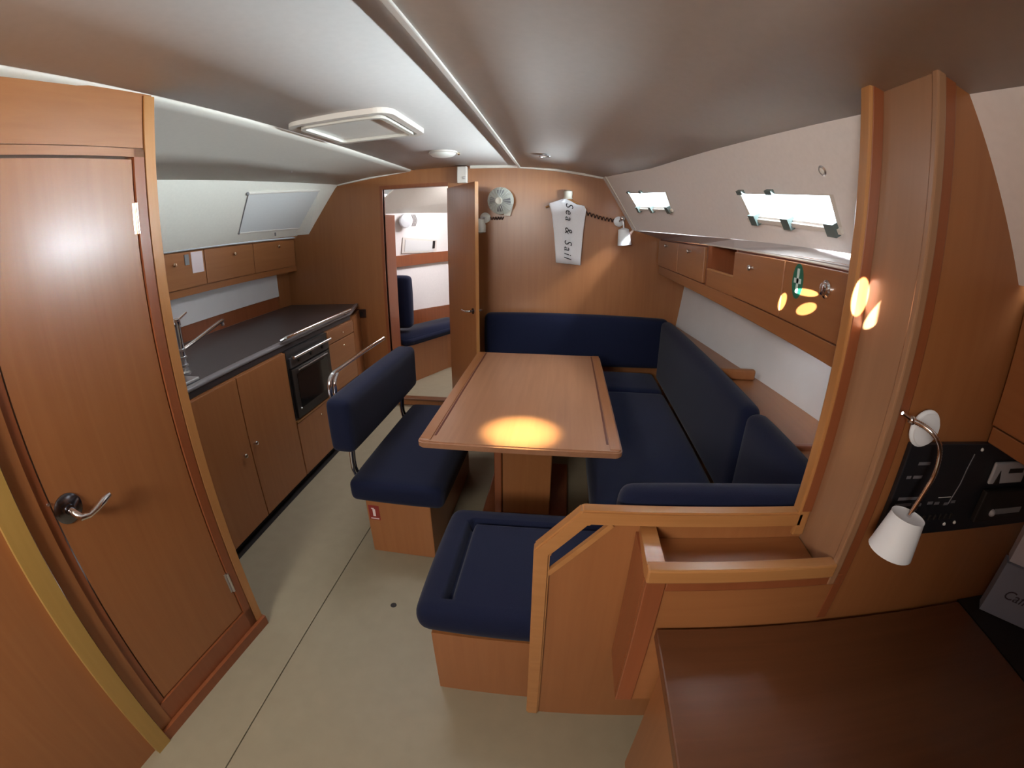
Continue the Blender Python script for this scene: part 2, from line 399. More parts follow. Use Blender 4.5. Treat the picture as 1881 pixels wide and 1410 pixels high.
def window(name, W, labels):
    root = shell(name, tuple((W[0]+W[1]+W[2]+W[3])/4))
    out = -nS; depth = 0.05
    c = (W[0]+W[1]+W[2]+W[3])/4
    rv = MB()
    for i in range(4):
        a, b = W[i], W[(i+1) % 4]; rv.add([a, b, b+out*depth, a+out*depth], [(0, 1, 2, 3)])
    struct(rv.build('window_reveal', LIS, root, False, 0.004))
    fr = MB()
    for i in range(4):
        a, b = W[i], W[(i+1) % 4]
        fr.prism([a+nS*0.006, b+nS*0.006, b+(c-b)*0.07+nS*0.006, a+(c-a)*0.07+nS*0.006], -nS*0.014)
    fr.build('window_frame', TRW, root)
    g = [p + out*0.035 for p in W]; MB().slab(g, 0.004).build('pane', GLS, root)
    e = (W[2]-W[3]); n = e.normalized(); upv = (W[0]-W[3]).normalized()
    L = e.length
    MB().prism([W[3]-upv*0.020+nS*0.016, W[2]-upv*0.020+nS*0.016, W[2]-upv*0.004+nS*0.016, W[3]-upv*0.004+nS*0.016], -nS*0.016).build('lower_rail', TRW, root)
    for f in (0.10, 0.50, 0.93):
        q = W[3] + n*(L*f) - upv*0.028
        MB().prism([q-n*0.022+nS*0.026, q+n*0.022+nS*0.026, q+n*0.022+upv*0.042+nS*0.026, q-n*0.022+upv*0.042+nS*0.026], -nS*0.03).build('clip', CLP, root)
    for f in (0.06, 0.42):
        q = W[0] + (W[1]-W[0]).normalized()*((W[1]-W[0]).length*f)
        MB().prism([q-n*0.020+nS*0.02, q+n*0.020+nS*0.02, q+n*0.020+upv*0.016+nS*0.02, q-n*0.020+upv*0.016+nS*0.02], -nS*0.02).build('clip', CLP, root)
window('window_1', W1, None); window('window_2', W2, None)

# port cabin side
Q0 = Vector((-2.367, 3.60, 1.578))
wp = MB().grid([[(PE[i][0], YS[i], PE[i][1]), (PL[i][0], YS[i], PL[i][1])] for i in range(7)])
wpt = struct(wp.build('wall_port', LIP, None, False, 0.012))
nP = (Vector((-2.367, 1.5, 1.578))-Q0).cross(Vector((-1.92, 3.6, 1.99))-Q0).normalized()
if nP.x < 0: nP = -nP
# blind over the port window
BQ = [Vector(p) for p in ((-2.033, 2.525, 1.886), (-1.977, 3.368, 1.938), (-2.291, 3.528, 1.648), (-2.302, 2.714, 1.638))]
BQ = [p - nP*((p-Q0).dot(nP)) + nP*0.012 for p in BQ]
bl = thing('window_blind', tuple((BQ[2]+BQ[3])/2), 'pale roller blind drawn down over the port side window above the galley', 'blind')
n_ = 9
for k in range(n_):
    a, b = k/n_, (k+0.93)/n_
    q = [BQ[0].lerp(BQ[3], a), BQ[1].lerp(BQ[2], a), BQ[1].lerp(BQ[2], b), BQ[0].lerp(BQ[3], b)]
    MB().prism([q[0], q[1], q[2]+nP*0.003, q[3]+nP*0.003], -nP*0.004).build('pleat', BLD, bl)
MB().tube([BQ[0]-(BQ[1]-BQ[0])*0.01, BQ[1]], 0.009, 8).build('head_rail', TRW, bl)
MB().tube([BQ[3], BQ[2]], 0.008, 8).build('bottom_rail', TRW, bl)
MB().tube([BQ[0], BQ[3]], 0.004, 6).build('guide_wire', GRY, bl)
MB().ball(BQ[0]-(BQ[1]-BQ[0])*0.012, 0.013, 6).build('end_clip', GRY, bl, True)
MB().ball(BQ[3], 0.011, 6).build('end_clip', GRY, bl, True)
MB().rbox(*(lambda p: (p.x-0.006, p.x+0.006, p.y-0.005, p.y+0.005, p.z-0.05, p.z-0.02))((BQ[2]*0.55+BQ[3]*0.45)), 0.003).build('pull_tab', GRY, bl)

# hull lining, shelf and trim on the starboard side
hs = MB()
HY = [3.60, 2.6, 1.73, 0.92]
HB = [(0.955, 0.815), (1.075, 0.815), (1.195, 0.815), (1.27, 0.815)]
HT = [(1.02, 1.34), (1.16, 1.34), (1.28, 1.34), (1.36, 1.34)]
hs.grid([[(HB[i][0], HY[i], HB[i][1]), (HT[i][0], HY[i], HT[i][1])] for i in range(4)])
struct(hs.build('wall_hull_starboard', HUL, None, False, 0.012))
sh = MB().prism([(0.84, 3.59, 0.79), (0.84, 0.93, 0.79), (1.30, 0.93, 0.79), (1.235, 1.73, 0.79), (1.11, 2.6, 0.79), (0.99, 3.59, 0.79)], (0, 0, 0.025))
shelf = struct(sh.build('trim_1', WDy), 'wooden ledge behind the starboard settee backs')
div = MB().rbox(0.865, 1.085, 2.245, 2.285, 0.815, 0.875, 0.012, 3).build('shelf_divider', WD, shelf)
MB().rbox(0.865, 1.21, 1.42, 1.45, 0.70, 0.835, 0.006, 2).build('shelf_divider', WR, shelf)
# ------------------------------------------------------------------ starboard overhead lockers
lk = thing('overhead_locker', (0.95, 2.25, 1.25), 'long wooden overhead locker under the starboard windows with one open niche', 'locker')
FX = 0.765
def zt(y):   # top of the locker front follows the cabin side
    return 1.512 + (y-1.1)*0.004
body = MB()
body.box(FX+0.02, 0.93, 0.95, 3.59, 1.285, 1.300)          # bottom board
body.rbox(FX, FX+0.018, 0.95, 3.59, 1.240, 1.302, 0.003)   # lower fascia
body.box(FX+0.016, 0.80, 0.95, 3.59, 1.5125, 1.524)          # top rail
body.box(1.10, 1.115, 1.90, 2.37, 1.30, 1.52)             # niche back
body.box(FX+0.016, 1.10, 1.95, 2.35, 1.512, 1.522)
body.build('carcass', WDy, lk)
bk_ = MB(); bk_.box(FX+0.003, FX+0.010, 0.951, 1.931, 1.303, 1.511); bk_.box(FX+0.003, FX+0.010, 2.369, 3.585, 1.303, 1.511); bk_.build('gap_light_stop', WG, lk)  # dark backing added behind the doors to stop light showing through gaps
MB().grid([[(FX+0.003, max(0.95, YS[i]-0.01), 1.518), (B[i].x+(0.012 if B[i].x < FX else 0.0), max(0.95, YS[i]-0.01), B[i].z-0.004)] for i in range(5)]).build('top_ledge', mat('grey_ledge', (0.50, 0.46, 0.46), 0.55), lk, False, 0.005)
MB().tube([(FX+0.003, 3.40, 1.522), (FX+0.003, 0.95, 1.512)], 0.004, 6).build('edge_bead', TRW, lk)
MB().box(FX, 1.10, 2.352, 2.368, 1.302, 1.512).build('partition_panel', WR, lk)
MB().box(FX, 1.10, 1.932, 1.948, 1.302, 1.512).build('partition_panel', WR, lk)
MB().rbox(FX, FX+0.014, 1.949, 2.351, 1.302, 1.392, 0.003).build('niche_fiddle', WDy, lk)
MB().rbox(FX-0.003, FX+0.016, 1.949, 2.351, 1.386, 1.396, 0.003).build('fiddle_edge', WTx, lk)
def knob(at, axis, parent, m=BRS, r=0.011, l=0.024):
    return MB().lathe([(r*0.5, 0), (r*0.45, l*0.4), (r*0.85, l*0.55), (r, l*0.75), (r*0.8, l*0.95), (0.0, l)], at, axis, 14).build('knob', m, parent, True)
for (y0, y1, ky, kz) in ((2.955, 3.57, 3.262, 1.474), (2.372, 2.947, 2.645, 1.466), (1.452, 1.928, 1.715, 1.452), (0.955, 1.444, None, None)):
    d = MB().rbox(FX-0.016, FX+0.002, y0, y1, 1.310, 1.504, 0.003).build('door', WDy, lk)
    if ky: knob((FX-0.016, ky, kz), (-1, 0, 0), d, STL, 0.012)
    else:
        MB().lathe([(0.026, 0), (0.026, 0.006), (0.019, 0.010), (0.018, 0.016), (0.010, 0.018), (0.0, 0.018)], (FX-0.016, 1.168, 1.447), (-1, 0, 0), 20).build('push_lock', CHR, d, True)
# first-aid sticker on the last door
st = thing('first_aid_sticker', (FX-0.017, 1.345, 1.45), 'oval green sticker with a white first-aid cross on the locker door', 'sticker')
def oval(at, ry, rz, x, t, n=28):
    return MB().prism([(x, at[0]+ry*math.cos(2*PI*k/n), at[1]+rz*math.sin(2*PI*k/n)) for k in range(n)], (-t, 0, 0))
oval((1.345, 1.447), 0.036, 0.056, FX-0.0162, 0.0006).build('backing', GRN, st)
cr = MB().box(FX-0.0176, FX-0.0168, 1.338, 1.352, 1.409, 1.487); cr.box(FX-0.0176, FX-0.0168, 1.322, 1.368, 1.440, 1.456)
cr.build('cross', GRW, st)

# ------------------------------------------------------------------ settee
def seat(name, args, label, group, **k):
    return tag(weld(cushion(*args, **k).build(name, BLU)), label, 'cushion', group)
sb = MB()
sb.box(0.21, 0.92, 0.93, 3.57, 0.0, 0.33); sb.box(-0.58, 0.21, 3.05, 3.57, 0.0, 0.33); sb.box(-0.37, 0.21, 0.93, 1.44, 0.0, 0.33)
sbase = thing('settee_base', (0.5, 2.2, 0.0), 'wooden settee plinth carrying the navy seat cushions around the table', 'settee')
sb.build('plinth', WD, sbase)
struct(MB().box(0.905, 0.92, 0.93, 3.57, 0.331, 0.79).build('trim_7', WD))
seat('seat_cushion', (-0.60, 0.755, 3.015, 3.445, 0.343, 0.450), 'navy seat cushion along the front bulkhead, behind the table', None)
seat('seat_cushion', (0.17, 0.755, 1.56, 2.985, 0.343, 0.450), 'long navy seat cushion on the starboard side, right of the table', None)
gv = [('x', -0.315, 0.98, 1.405), ('y', 1.405, -0.315, 0.70)]
seat('seat_cushion', (-0.415, 0.755, 0.915, 1.505, 0.343, 0.450), 'navy seat cushion with a stitched border, nearest the camera beside the wooden partition', None, groove=gv, step=0.0075, r=0.045)
def backrest(name, pts0, pts1, label):
    """cushion slab between two end outlines (lists of 4 points) with softened edges"""
    pass
seat('back_cushion', (-0.62, 0.86, 3.475, 3.585, 0.474, 0.878), 'navy back cushion along the front bulkhead, under the hanging white cloth', None, r=0.04)
seat('back_cushion', (0.785, 0.878, 1.675, 3.445, 0.40, 0.880), 'long navy back cushion along the starboard side, below the white hull panel', None, r=0.04)
seat('back_cushion', (0.782, 0.878, 1.01, 1.645, 0.40, 0.875), 'short navy back cushion at the near starboard end, cut off by the partition post', None, r=0.04)
seat('back_cushion', (0.17, 0.755, 0.910, 0.985, 0.478, 0.944), 'navy back cushion standing against the near wooden partition rail', None, r=0.03)

# ------------------------------------------------------------------ table
tb = thing('dining_table', (-0.16, 2.34, 0.0), 'wooden saloon table with raised edge strips on a box pedestal', 'table')
tt = MB()
def rrect(x0, x1, y0, y1, r, z, n=6):
    out = []
    for cx, cy, a in ((x1-r, y1-r, 0), (x0+r, y1-r, 90), (x0+r, y0+r, 180), (x1-r, y0+r, 270)):
        for k in range(n+1):
            t = math.radians(a + 90*k/n); out.append((cx+r*math.cos(t), cy+r*math.sin(t), z))
    return out
tt.prism(rrect(-0.598, 0.278, 1.625, 3.05, 0.03, 0.648), (0, 0, 0.034))
top = tt.build('tabletop', WB, tb)
ed = bmesh.new(); ed.from_mesh(top.data)
bmesh.ops.bevel(ed, geom=[e for e in ed.edges if abs(e.verts[0].co.z-e.verts[1].co.z) < 1e-6], offset=0.007, segments=3, affect='EDGES'); ed.to_mesh(top.data); ed.free()
MB().rbox(-0.536, -0.526, 1.69, 3.03, 0.6815, 0.6832, 0.0007, 1).build('groove_strip', WG, tb)
MB().rbox(0.212, 0.222, 1.69, 3.03, 0.6815, 0.6832, 0.0007, 1).build('groove_strip', WG, tb)
MB().rbox(-0.590, -0.540, 1.64, 3.04, 0.681, 0.6855, 0.002, 2).build('edge_strip', WDy, tb)
MB().rbox(0.224, 0.270, 1.64, 3.04, 0.681, 0.6855, 0.002, 2).build('edge_strip', WDy, tb)
MB().rbox(-0.285, -0.02, 2.05, 2.55, 0.03, 0.645, 0.006, 2).build('pedestal', WD, tb)
MB().rbox(-0.325, -0.285, 2.03, 2.57, 0.03, 0.645, 0.006, 2).build('pedestal_post', WR, tb)
MB().rbox(-0.40, 0.08, 1.95, 2.65, 0.0, 0.03, 0.008, 2).build('foot_plate', WR, tb)
MB().rbox(-0.38, 0.06, 1.90, 2.70, 0.62, 0.649, 0.008, 2).build('top_bearer', WR, tb)

# ------------------------------------------------------------------ bench in the middle
bn = thing('bench', (-0.72, 2.05, 0.0), 'freestanding navy upholstered bench with chrome tube back, left of the table', 'bench')
MB().rbox(-0.905, -0.572, 1.65, 2.52, 0.0, 0.338, 0.004).build('base', WD, bn)
weld(cushion(-0.955, -0.495, 1.60, 2.58, 0.342, 0.452, r=0.032, puff=0.010).build('seat', BLU, bn))
bk = cushion(-0.985, -0.870, 1.56, 2.47, 0.625, 0.872, r=0.030, puff=0.010)
weld(bk.build('backrest', BLU, bn))
for y in (1.69, 2.40):
    for dx in (0.0, 0.022):
        MB().tube(smooth_path([(-0.925+dx, y+dx*0.5, 0.36), (-0.965+dx*0.5, y+dx*0.5, 0.47), (-0.955+dx*0.5, y+dx*0.5, 0.64)], 4), 0.0075, 8).build('back_tube', DCH if dx else CHR, bn, True)
MB().tube(smooth_path([(-0.995, 1.66, 0.80), (-1.000, 1.652, 0.87), (-1.000, 1.655, 0.912), (-1.000, 1.675, 0.938), (-1.000, 1.74, 0.950), (-1.000, 2.10, 0.957), (-1.000, 2.30, 0.958)], 6), 0.0105, 10).build('grab_rail', CHR, bn, True)
MB().tube(smooth_path([(-0.992, 1.69, 0.80), (-0.992, 1.685, 0.87), (-0.992, 1.690, 0.912), (-0.994, 1.725, 0.940)], 6), 0.0085, 10).build('rail_loop', CHR, bn, True)
MB().ball((-1.000, 2.302, 0.958), 0.012, 7).build('rail_end', CHR, bn, True)
sk = thing('extinguisher_sticker', (-0.865, 1.649, 0.205), 'small red sticker with a white extinguisher symbol on the bench base', 'sticker')
MB().box(-0.895, -0.838, 1.6488, 1.6498, 0.205, 0.292).build('backing', RED, sk)
sy = MB().box(-0.874, -0.860, 1.6482, 1.6487, 0.228, 0.270); sy.box(-0.880, -0.866, 1.6482, 1.6487, 0.270, 0.277); sy.box(-0.888, -0.845, 1.6482, 1.6487, 0.211, 0.217)
sy.build('symbol', PNK, sk)

# ------------------------------------------------------------------ galley
GX = -1.62
wt = thing('worktop', (-2.08, 2.4, 0.905), 'dark galley worktop with a pale rounded front edge', 'worktop')
MB().prism([(-2.50, 1.18, 0.905), (-1.672, 1.18, 0.905), (-1.672, 3.16, 0.905), (-1.80, D-0.005, 0.905), (-2.50, D-0.005, 0.905)], (0, 0, 0.032)).build('surface', CNT, wt)
MB().rbox(-1.690, -1.640, 1.18, 3.16, 0.920, 0.941, 0.009, 4).build('front_edge', CNE, wt, True)
MB().prism([(-1.645, 3.16, 0.920), (-1.785, D-0.005, 0.920), (-1.812, D-0.005, 0.920), (-1.675, 3.16, 0.920)], (0, 0, 0.021)).build('corner_edge', CNE, wt)
MB().rbox(-1.70, -1.648, 1.18, 3.16, 0.888, 0.9195, 0.003).build('edge_shadow', mat('edge_shadow_dark', (0.03, 0.025, 0.026), 0.4), wt)  # dark strip standing in for the shadow below the worktop edge
MB().rbox(-2.30, -1.69, 1.40, 1.56, 0.937, 0.956, 0.006, 2).build('raised_end', STL, wt)
# backsplash, white panel and fascia
MB().rbox(-2.52, -2.50, 1.0, D-0.005, 0.937, 1.058, 0.003).build('backsplash', WR, wt)
struct(MB().slab([(-2.500, 1.0, 1.05), (-2.500, 3.41, 1.05), (-2.506, 3.41, 1.29), (-2.506, 1.0, 1.29)], 0.012).build('wall_hull_port', HUL))
struct(MB().box(-2.52, -2.49, 3.412, D-0.002, 0.94, 1.31).build('trim_2', WD), 'narrow wooden fillet between white galley panel and bulkhead')
# upper lockers
gl = thing('galley_locker', (-2.42, 2.3, 1.255), 'row of galley wall lockers with small round knobs under the port window', 'locker')
gb = MB(); gb.box(-2.52, -2.392, 1.0, D-0.005, 1.256, 1.30); gb.box(-2.52, -2.40, 1.0, D-0.005, 1.30, 1.315); gb.box(-2.52, -2.40, 1.0, D-0.005, 1.545, 1.556); gb.box(-2.52, -2.505, 1.0, D-0.005, 1.315, 1.545)
gb.build('carcass', WDy, gl)
for (y0, y1, ky, kz) in ((1.45, 2.425, 2.13, 1.468), (2.432, 2.975, 2.735, 1.482), (2.982, 3.575, 3.31, 1.495)):
    d = MB().rbox(-2.402, -2.384, y0, y1, 1.306, 1.542, 0.003).build('door', WDy, gl)
    knob((-2.384, ky, kz), (1, 0, 0), d, BRS, 0.014, 0.03)
MB().prism([(-2.380, 1.0, 1.545), (-2.380, D-0.005, 1.552), (-2.40, D-0.005, 1.562), (-2.40, 1.0, 1.558)], (0, 0, 0.004)).build('edge_bead', GRY, gl)
pn = MB().box(-2.3832, -2.3822, 2.298, 2.408, 1.395, 1.535); tag(pn.build('paper_note', PNK), 'pale pink paper note taped to the galley locker door', 'note')
tag(MB().rbox(-2.3838, -2.3785, 2.235, 2.275, 1.455, 1.525, 0.002).build('wall_thermometer', GRY), 'small grey tag stuck on the locker left of the pink note', 'tag')
# base cabinets
bc = thing('base_cabinet', (-1.95, 1.70, 0.0), 'galley base cabinet with two tall doors and round knobs', 'cabinet')
MB().box(-2.45, GX-0.018, 1.20, 2.205, 0.05, 0.886).build('carcass', WD, bc)
MB().box(-2.40, GX-0.03, 1.20, 2.205, 0.0, 0.05).build('toe_kick', BLK, bc)
d = MB().rbox(GX-0.018, GX, 1.20, 1.738, 0.045, 0.884, 0.003).build('door', WD, bc); knob((GX, 1.668, 0.476), (1, 0, 0), d, CHR, 0.013, 0.026)
d = MB().rbox(GX-0.018, GX, 1.743, 2.203, 0.045, 0.884, 0.003).build('door', WD, bc); knob((GX, 1.775, 0.500), (1, 0, 0), d, CHR, 0.013, 0.026)
# oven with the locker below it
ov = thing('oven', (-1.9, 2.46, 0.435), 'black built-in oven with glass door and steel bar handle', 'oven')
OX = GX + 0.004
MB().box(-2.2, GX-0.004, 2.212, 2.725, 0.44, 0.886).build('body', OVN, ov)
od = MB().rbox(GX-0.004, OX+0.012, 2.225, 2.715, 0.447, 0.770, 0.004).build('door', OVN, ov)
MB().rbox(OX+0.012, OX+0.0145, 2.275, 2.665, 0.505, 0.730, 0.002).build('glass', BGL, od)
MB().rbox(GX-0.004, OX+0.010, 2.225, 2.715, 0.778, 0.842, 0.004).build('control_panel', mat('oven_panel', (0.055, 0.052, 0.056), 0.3), ov)
MB().tube([(OX+0.034, 2.235, 0.846), (OX+0.034, 2.705, 0.846)], 0.009, 10).build('handle', STL, ov, True)
for y in (2.26, 2.68): MB().tube([(OX, y, 0.846), (OX+0.034, y, 0.846)], 0.005, 8).build('handle_post', STL, ov)
MB().tube([(OX+0.024, 2.28, 0.755), (OX+0.024, 2.66, 0.755)], 0.004, 8).build('door_handle', STL, od, True)
for y in (2.30, 2.64): MB().tube([(OX, y, 0.755), (OX+0.024, y, 0.755)], 0.003, 6).build('handle_post', STL, od)
for y in (2.32, 2.47, 2.62): MB().lathe([(0.014, 0), (0.013, 0.012), (0.0, 0.013)], (OX+0.010, y, 0.812), (1, 0, 0), 14).build('knob', OVN, ov, True)
MB().ball((OX+0.016, 2.262, 0.506), 0.007, 5).build('door_stud', STL, od, True)
ol = thing('oven_locker', (-1.9, 2.46, 0.0), 'low drop-front locker below the black oven', 'cabinet')
MB().box(-2.4, GX-0.018, 2.212, 2.725, 0.05, 0.432).build('carcass', WD, ol)
MB().box(-2.4, GX-0.03, 2.212, 2.725, 0.0, 0.05).build('toe_kick', BLK, ol)
d = MB().rbox(GX-0.018, GX, 2.212, 2.725, 0.045, 0.415, 0.003).build('door', WD, ol)
MB().rbox(GX-0.018, GX+0.006, 2.212, 2.725, 0.419, 0.434, 0.003).build('ledge', WT, ol)
knob((GX, 2.50, 0.36), (1, 0, 0), d, BRS, 0.007, 0.014)
# drawers beyond the oven
dr = thing('drawer_unit', (-1.9, 3.15, 0.0), 'galley drawer unit between the oven and the front bulkhead', 'cabinet')
MB().prism([(-2.4, 2.735, 0.05), (GX-0.018, 2.735, 0.05), (GX-0.018, 3.16, 0.05), (-1.80, D-0.005, 0.05), (-2.4, D-0.005, 0.05)], (0, 0, 0.836)).build('carcass', WD, dr)
MB().box(-2.4, GX-0.03, 2.735, 3.16, 0.0, 0.05).build('toe_kick', BLK, dr)
for z0, z1 in ((0.045, 0.42), (0.426, 0.785), (0.791, 0.884)):
    q = MB().rbox(GX-0.018, GX, 2.737, 3.15, z0, z1, 0.003).build('drawer', WDy, dr)
    if z1 > 0.5: knob((GX, 2.95, z1-0.05), (1, 0, 0), q, BRS, 0.007, 0.014)
MB().prism([(GX, 3.155, 0.045), (-1.775, D-0.005, 0.045), (-1.793, D-0.005, 0.045), (GX-0.018, 3.155, 0.045)], (0, 0, 0.839)).build('end_panel', WD, dr)
# crash bar in front of the cooker
cb = thing('crash_bar', (-1.62, 2.8, 0.93), 'polished steel safety bar along the worktop edge over the oven', 'rail')
MB().tube(smooth_path([(-1.640, 2.20, 0.958), (-1.622, 2.24, 0.968), (-1.615, 2.32, 0.972), (-1.62, 3.05, 0.974), (-1.63, 3.14, 0.970), (-1.655, 3.15, 0.960)], 5), 0.011, 10).build('bar', CHR, cb, True)
for y in (2.26, 3.08): MB().tube([(-1.652, y, 0.9480), (-1.622, y, 0.970)], 0.006, 8).build('bracket', STL, cb)
# tap
fc = thing('tap', (-1.85, 1.62, 0.938), 'chrome kitchen tap with a long straight spout at the near end of the worktop', 'tap')
MB().lathe([(0.026, 0), (0.026, 0.012), (0.017, 0.02), (0.016, 0.25), (0.020, 0.255), (0.020, 0.285), (0.0, 0.29)], (-1.85, 1.62, 0.939), n=16).build('column', CHR, fc, True)
MB().tube(smooth_path([(-1.85, 1.62, 1.065), (-1.90, 1.78, 1.076), (-2.03, 2.13, 1.10), (-2.04, 2.155, 1.09), (-2.042, 2.16, 1.07)], 5), 0.011, 12).build('spout', CHR, fc, True)
MB().tube([(-1.85, 1.62, 1.215), (-1.90, 1.74, 1.235)], [0.008, 0.006], 8).build('lever', CHR, fc, True)
for z in (0.98, 1.02, 1.06): MB().lathe([(0.016, 0), (0.021, 0.004), (0.021, 0.012), (0.016, 0.016)], (-1.85, 1.62, z), n=16).build('collar', STL, fc, True)
# power socket on the bulkhead
so = thing('power_socket', (-1.756, D-0.002, 0.83), 'dark square power socket on the bulkhead at the worktop end', 'socket')
MB().rbox(-1.80, -1.712, D-0.014, D-0.001, 0.815, 0.888, 0.004).build('plate', mat('dark_brown_plastic', (0.035, 0.014, 0.010), 0.4), so)
MB().lathe([(0.020, 0), (0.020, 0.002), (0.0, 0.002)], (-1.756, D-0.014, 0.85), (0, -1, 0), 16).build('socket_well', BLK, so)

# ------------------------------------------------------------------ left (heads) bulkhead with its door
A = Vector((-1.222, 1.049, 0)); U = Vector((-0.1079, -0.9942, 0)); N = Vector((0.9942, -0.1079, 0))   # along aft, outwards
def wq(s, z, d=0.0): return A + U*s + N*d + Vector((0, 0, z))
def wbox(b, s0, s1, z0, z1, d0, d1):
    return b.prism([wq(s0, z0, d0), wq(s1, z0, d0), wq(s1, z1, d0), wq(s0, z1, d0)], N*(d1-d0))
wl = MB()
wbox(wl, 0.0, 0.078, 0.0, 2.05, -0.04, -0.004); wbox(wl, 0.078, 0.557, 1.85, 2.05, -0.04, -0.004); wbox(wl, 0.557, 0.64, 0.0, 2.05, -0.04, -0.004)
wbox(wl, 0.078, 0.557, 0.0, 0.14, -0.04, -0.004)
wleft = struct(wl.build('wall_left', WD))
hd = MB()
wbox(MB_ := MB(), 0.0, 0.037, 0.05, 2.04, -0.004, 0.012); MB_.build('corner_post', WT, wleft)
wbox(MB_ := MB(), 0.041, 0.077, 0.05, 1.873, -0.004, 0.010); MB_.build('frame_stile', WR, wleft)
wbox(MB_ := MB(), 0.560, 0.588, 0.05, 1.873, -0.004, 0.004); MB_.build('frame_stile', WR, wleft)
wbox(MB_ := MB(), 0.588, 0.640, 0.05, 1.873, -0.004, 0.012); MB_.build('frame_stile', WD, wleft)
wbox(MB_ := MB(), 0.041, 0.640, 1.849, 1.873, -0.004, 0.010); MB_.build('frame_head', WDy, wleft)
wbox(MB_ := MB(), 0.041, 0.640, 1.877, 2.04, -0.004, 0.006); MB_.build('head_panel', WDy, wleft)
wbox(MB_ := MB(), 0.041, 0.64, 0.05, 0.141, -0.004, 0.010); MB_.build('door_threshold', WR, wleft)
wbox(MB_ := MB(), -0.006, 0.66, 0.0, 0.048, -0.004, 0.026); struct(MB_.build('baseboard_left', WR))
wbox(MB_ := MB(), 0.645, 0.706, 0.0, 2.05, -0.03, 0.030); struct(MB_.build('trim_3', wood('yellow_lit_trim', (0.36, 0.215, 0.055), (0.44, 0.27, 0.075))), 'yellow-lit wooden corner post beside the left door')  # yellow light on this post is put into its wood colour
wbox(MB_ := MB(), 0.706, 2.3, 0.0, 2.05, -0.03, 0.004); struct(MB_.build('wall_aft_left', WD))
d1 = shell('door_1', tuple(wq(0.32, 0.145, 0)))
lf = MB(); wbox(lf, 0.0815, 0.5545, 0.147, 1.842, -0.022, 0.002); struct(lf.build('door_leaf', WD, d1), 'plain cherry veneered door leaf')
for z0, z1 in ((1.620, 1.712), (0.270, 0.365)):
    h = MB().tube([wq(0.079, z0, 0.008), wq(0.079, z1, 0.008)], 0.006, 10); wbox(h, 0.083, 0.092, z0, z1, 0.0015, 0.004); h.build('hinge', BRS if z0 > 1 else STL, d1, True)
MB().lathe([(0.044, 0), (0.044, 0.004), (0.036, 0.010), (0.016, 0.013), (0.014, 0.02)], wq(0.513, 0.94, 0.002), N, 28).build('handle_rose', DCH, d1, True)
MB().tube([wq(*p) for p in ((0.513, 0.938, 0.012), (0.510, 0.930, 0.036), (0.502, 0.918, 0.052), (0.480, 0.914, 0.058), (0.455, 0.920, 0.058), (0.425, 0.930, 0.056), (0.398, 0.934, 0.052))],
          [0.012, 0.011, 0.011, 0.008, 0.010, 0.0125, 0.008], 12).build('lever_handle', CHR, d1, True)
MB().lathe([(0.005, 0), (0.004, 0.004), (0.0, 0.005)], wq(0.562, 0.98, 0.004), N, 10).build('latch_stud', STL, d1, True)

# ------------------------------------------------------------------ saloon door standing open at the doorway
dH, dF = Vector((-0.940, D-0.012, 0)), Vector((-0.628, 3.150, 0))
du = (dF-dH).normalized(); dn = Vector((-du.y, du.x, 0));
if dn.x > 0: dn = -dn       # port face
LW = (dF-dH).length
d2 = shell('door_2', (dH.x, dH.y, 0.07))
lf = MB().prism([dH+Vector((0, 0, 0.075)), dF+Vector((0, 0, 0.075)), dF+Vector((0, 0, 1.89)), dH+Vector((0, 0, 1.89))], -dn*0.026)
struct(lf.build('door_leaf', WD, d2), 'open cherry door leaf with pale edge')
ef = MB().prism([dF+Vector((0, 0, 0.075))-du*0.003, dF+Vector((0, 0, 0.075))+du*0.006, dF+Vector((0, 0, 1.89))+du*0.006, dF+Vector((0, 0, 1.89))-du*0.003], -dn*0.026)
ef.build('edge_lipping', WT, d2)
for sgn in (1, -1):
    base = dF - du*0.045 + Vector((0, 0, 0.955)) + (dn*0.0 if sgn > 0 else -dn*0.026)
    q = dn*sgn
    MB().lathe([(0.022, 0), (0.022, 0.005), (0.009, 0.008), (0.009, 0.03)], base, q, 16).build('handle_rose', DCH, d2, True)
    MB().tube([base+q*0.028, base+q*0.045-du*0.01, base+q*0.05-du*0.04+Vector((0, 0, -0.006)), base+q*0.05-du*0.105+Vector((0, 0, -0.002))], [0.008, 0.008, 0.007, 0.006], 10).build('lever_handle', CHR, d2, True)

# ------------------------------------------------------------------ forward cabin seen through the doorway
struct(MB().box(-2.6, 0.4, D+0.031, 6.4, -0.02, 0.060).build('floor_forward', FLO))
hl = MB(); a0, u0 = Vector((-2.2, 3.7, 0)), Vector((1.3, 2.5, 0)).normalized()
def hp(s, z, d=0.0): return a0 + u0*s + Vector((0.887, -0.461, 0))*d + Vector((0, 0, z))
hl.slab([hp(0.35, 0.0), hp(3.0, 0.0), hp(3.0, 1.18), hp(0.35, 1.18)], 0.012)
hl.slab([hp(0.35, 1.18), hp(3.0, 1.18), hp(3.0, 1.76, 0.10), hp(0.35, 1.74, 0.10)], 0.012)
fwall = struct(hl.build('wall_forward_hull', LIS))
hm = MB().slab([hp(0.50, 1.74, 0.10), hp(3.0, 1.79, 0.10), hp(3.0, 2.07, 0.75), hp(0.50, 2.07, 0.75)], 0.012); struct(hm.build('ceiling_forward_side', LIP))
struct(MB().box(-2.4, 0.6, D+0.03, 6.4, 2.072, 2.09).build('ceiling_forward', LIN))
MB().prism([hp(0.3, 1.173, 0.02), hp(3.0, 1.19, 0.02), hp(3.0, 1.315, 0.02), hp(0.3, 1.29, 0.02)], Vector((0.887, -0.461, 0))*0.03).build('fascia', WR, fwall)
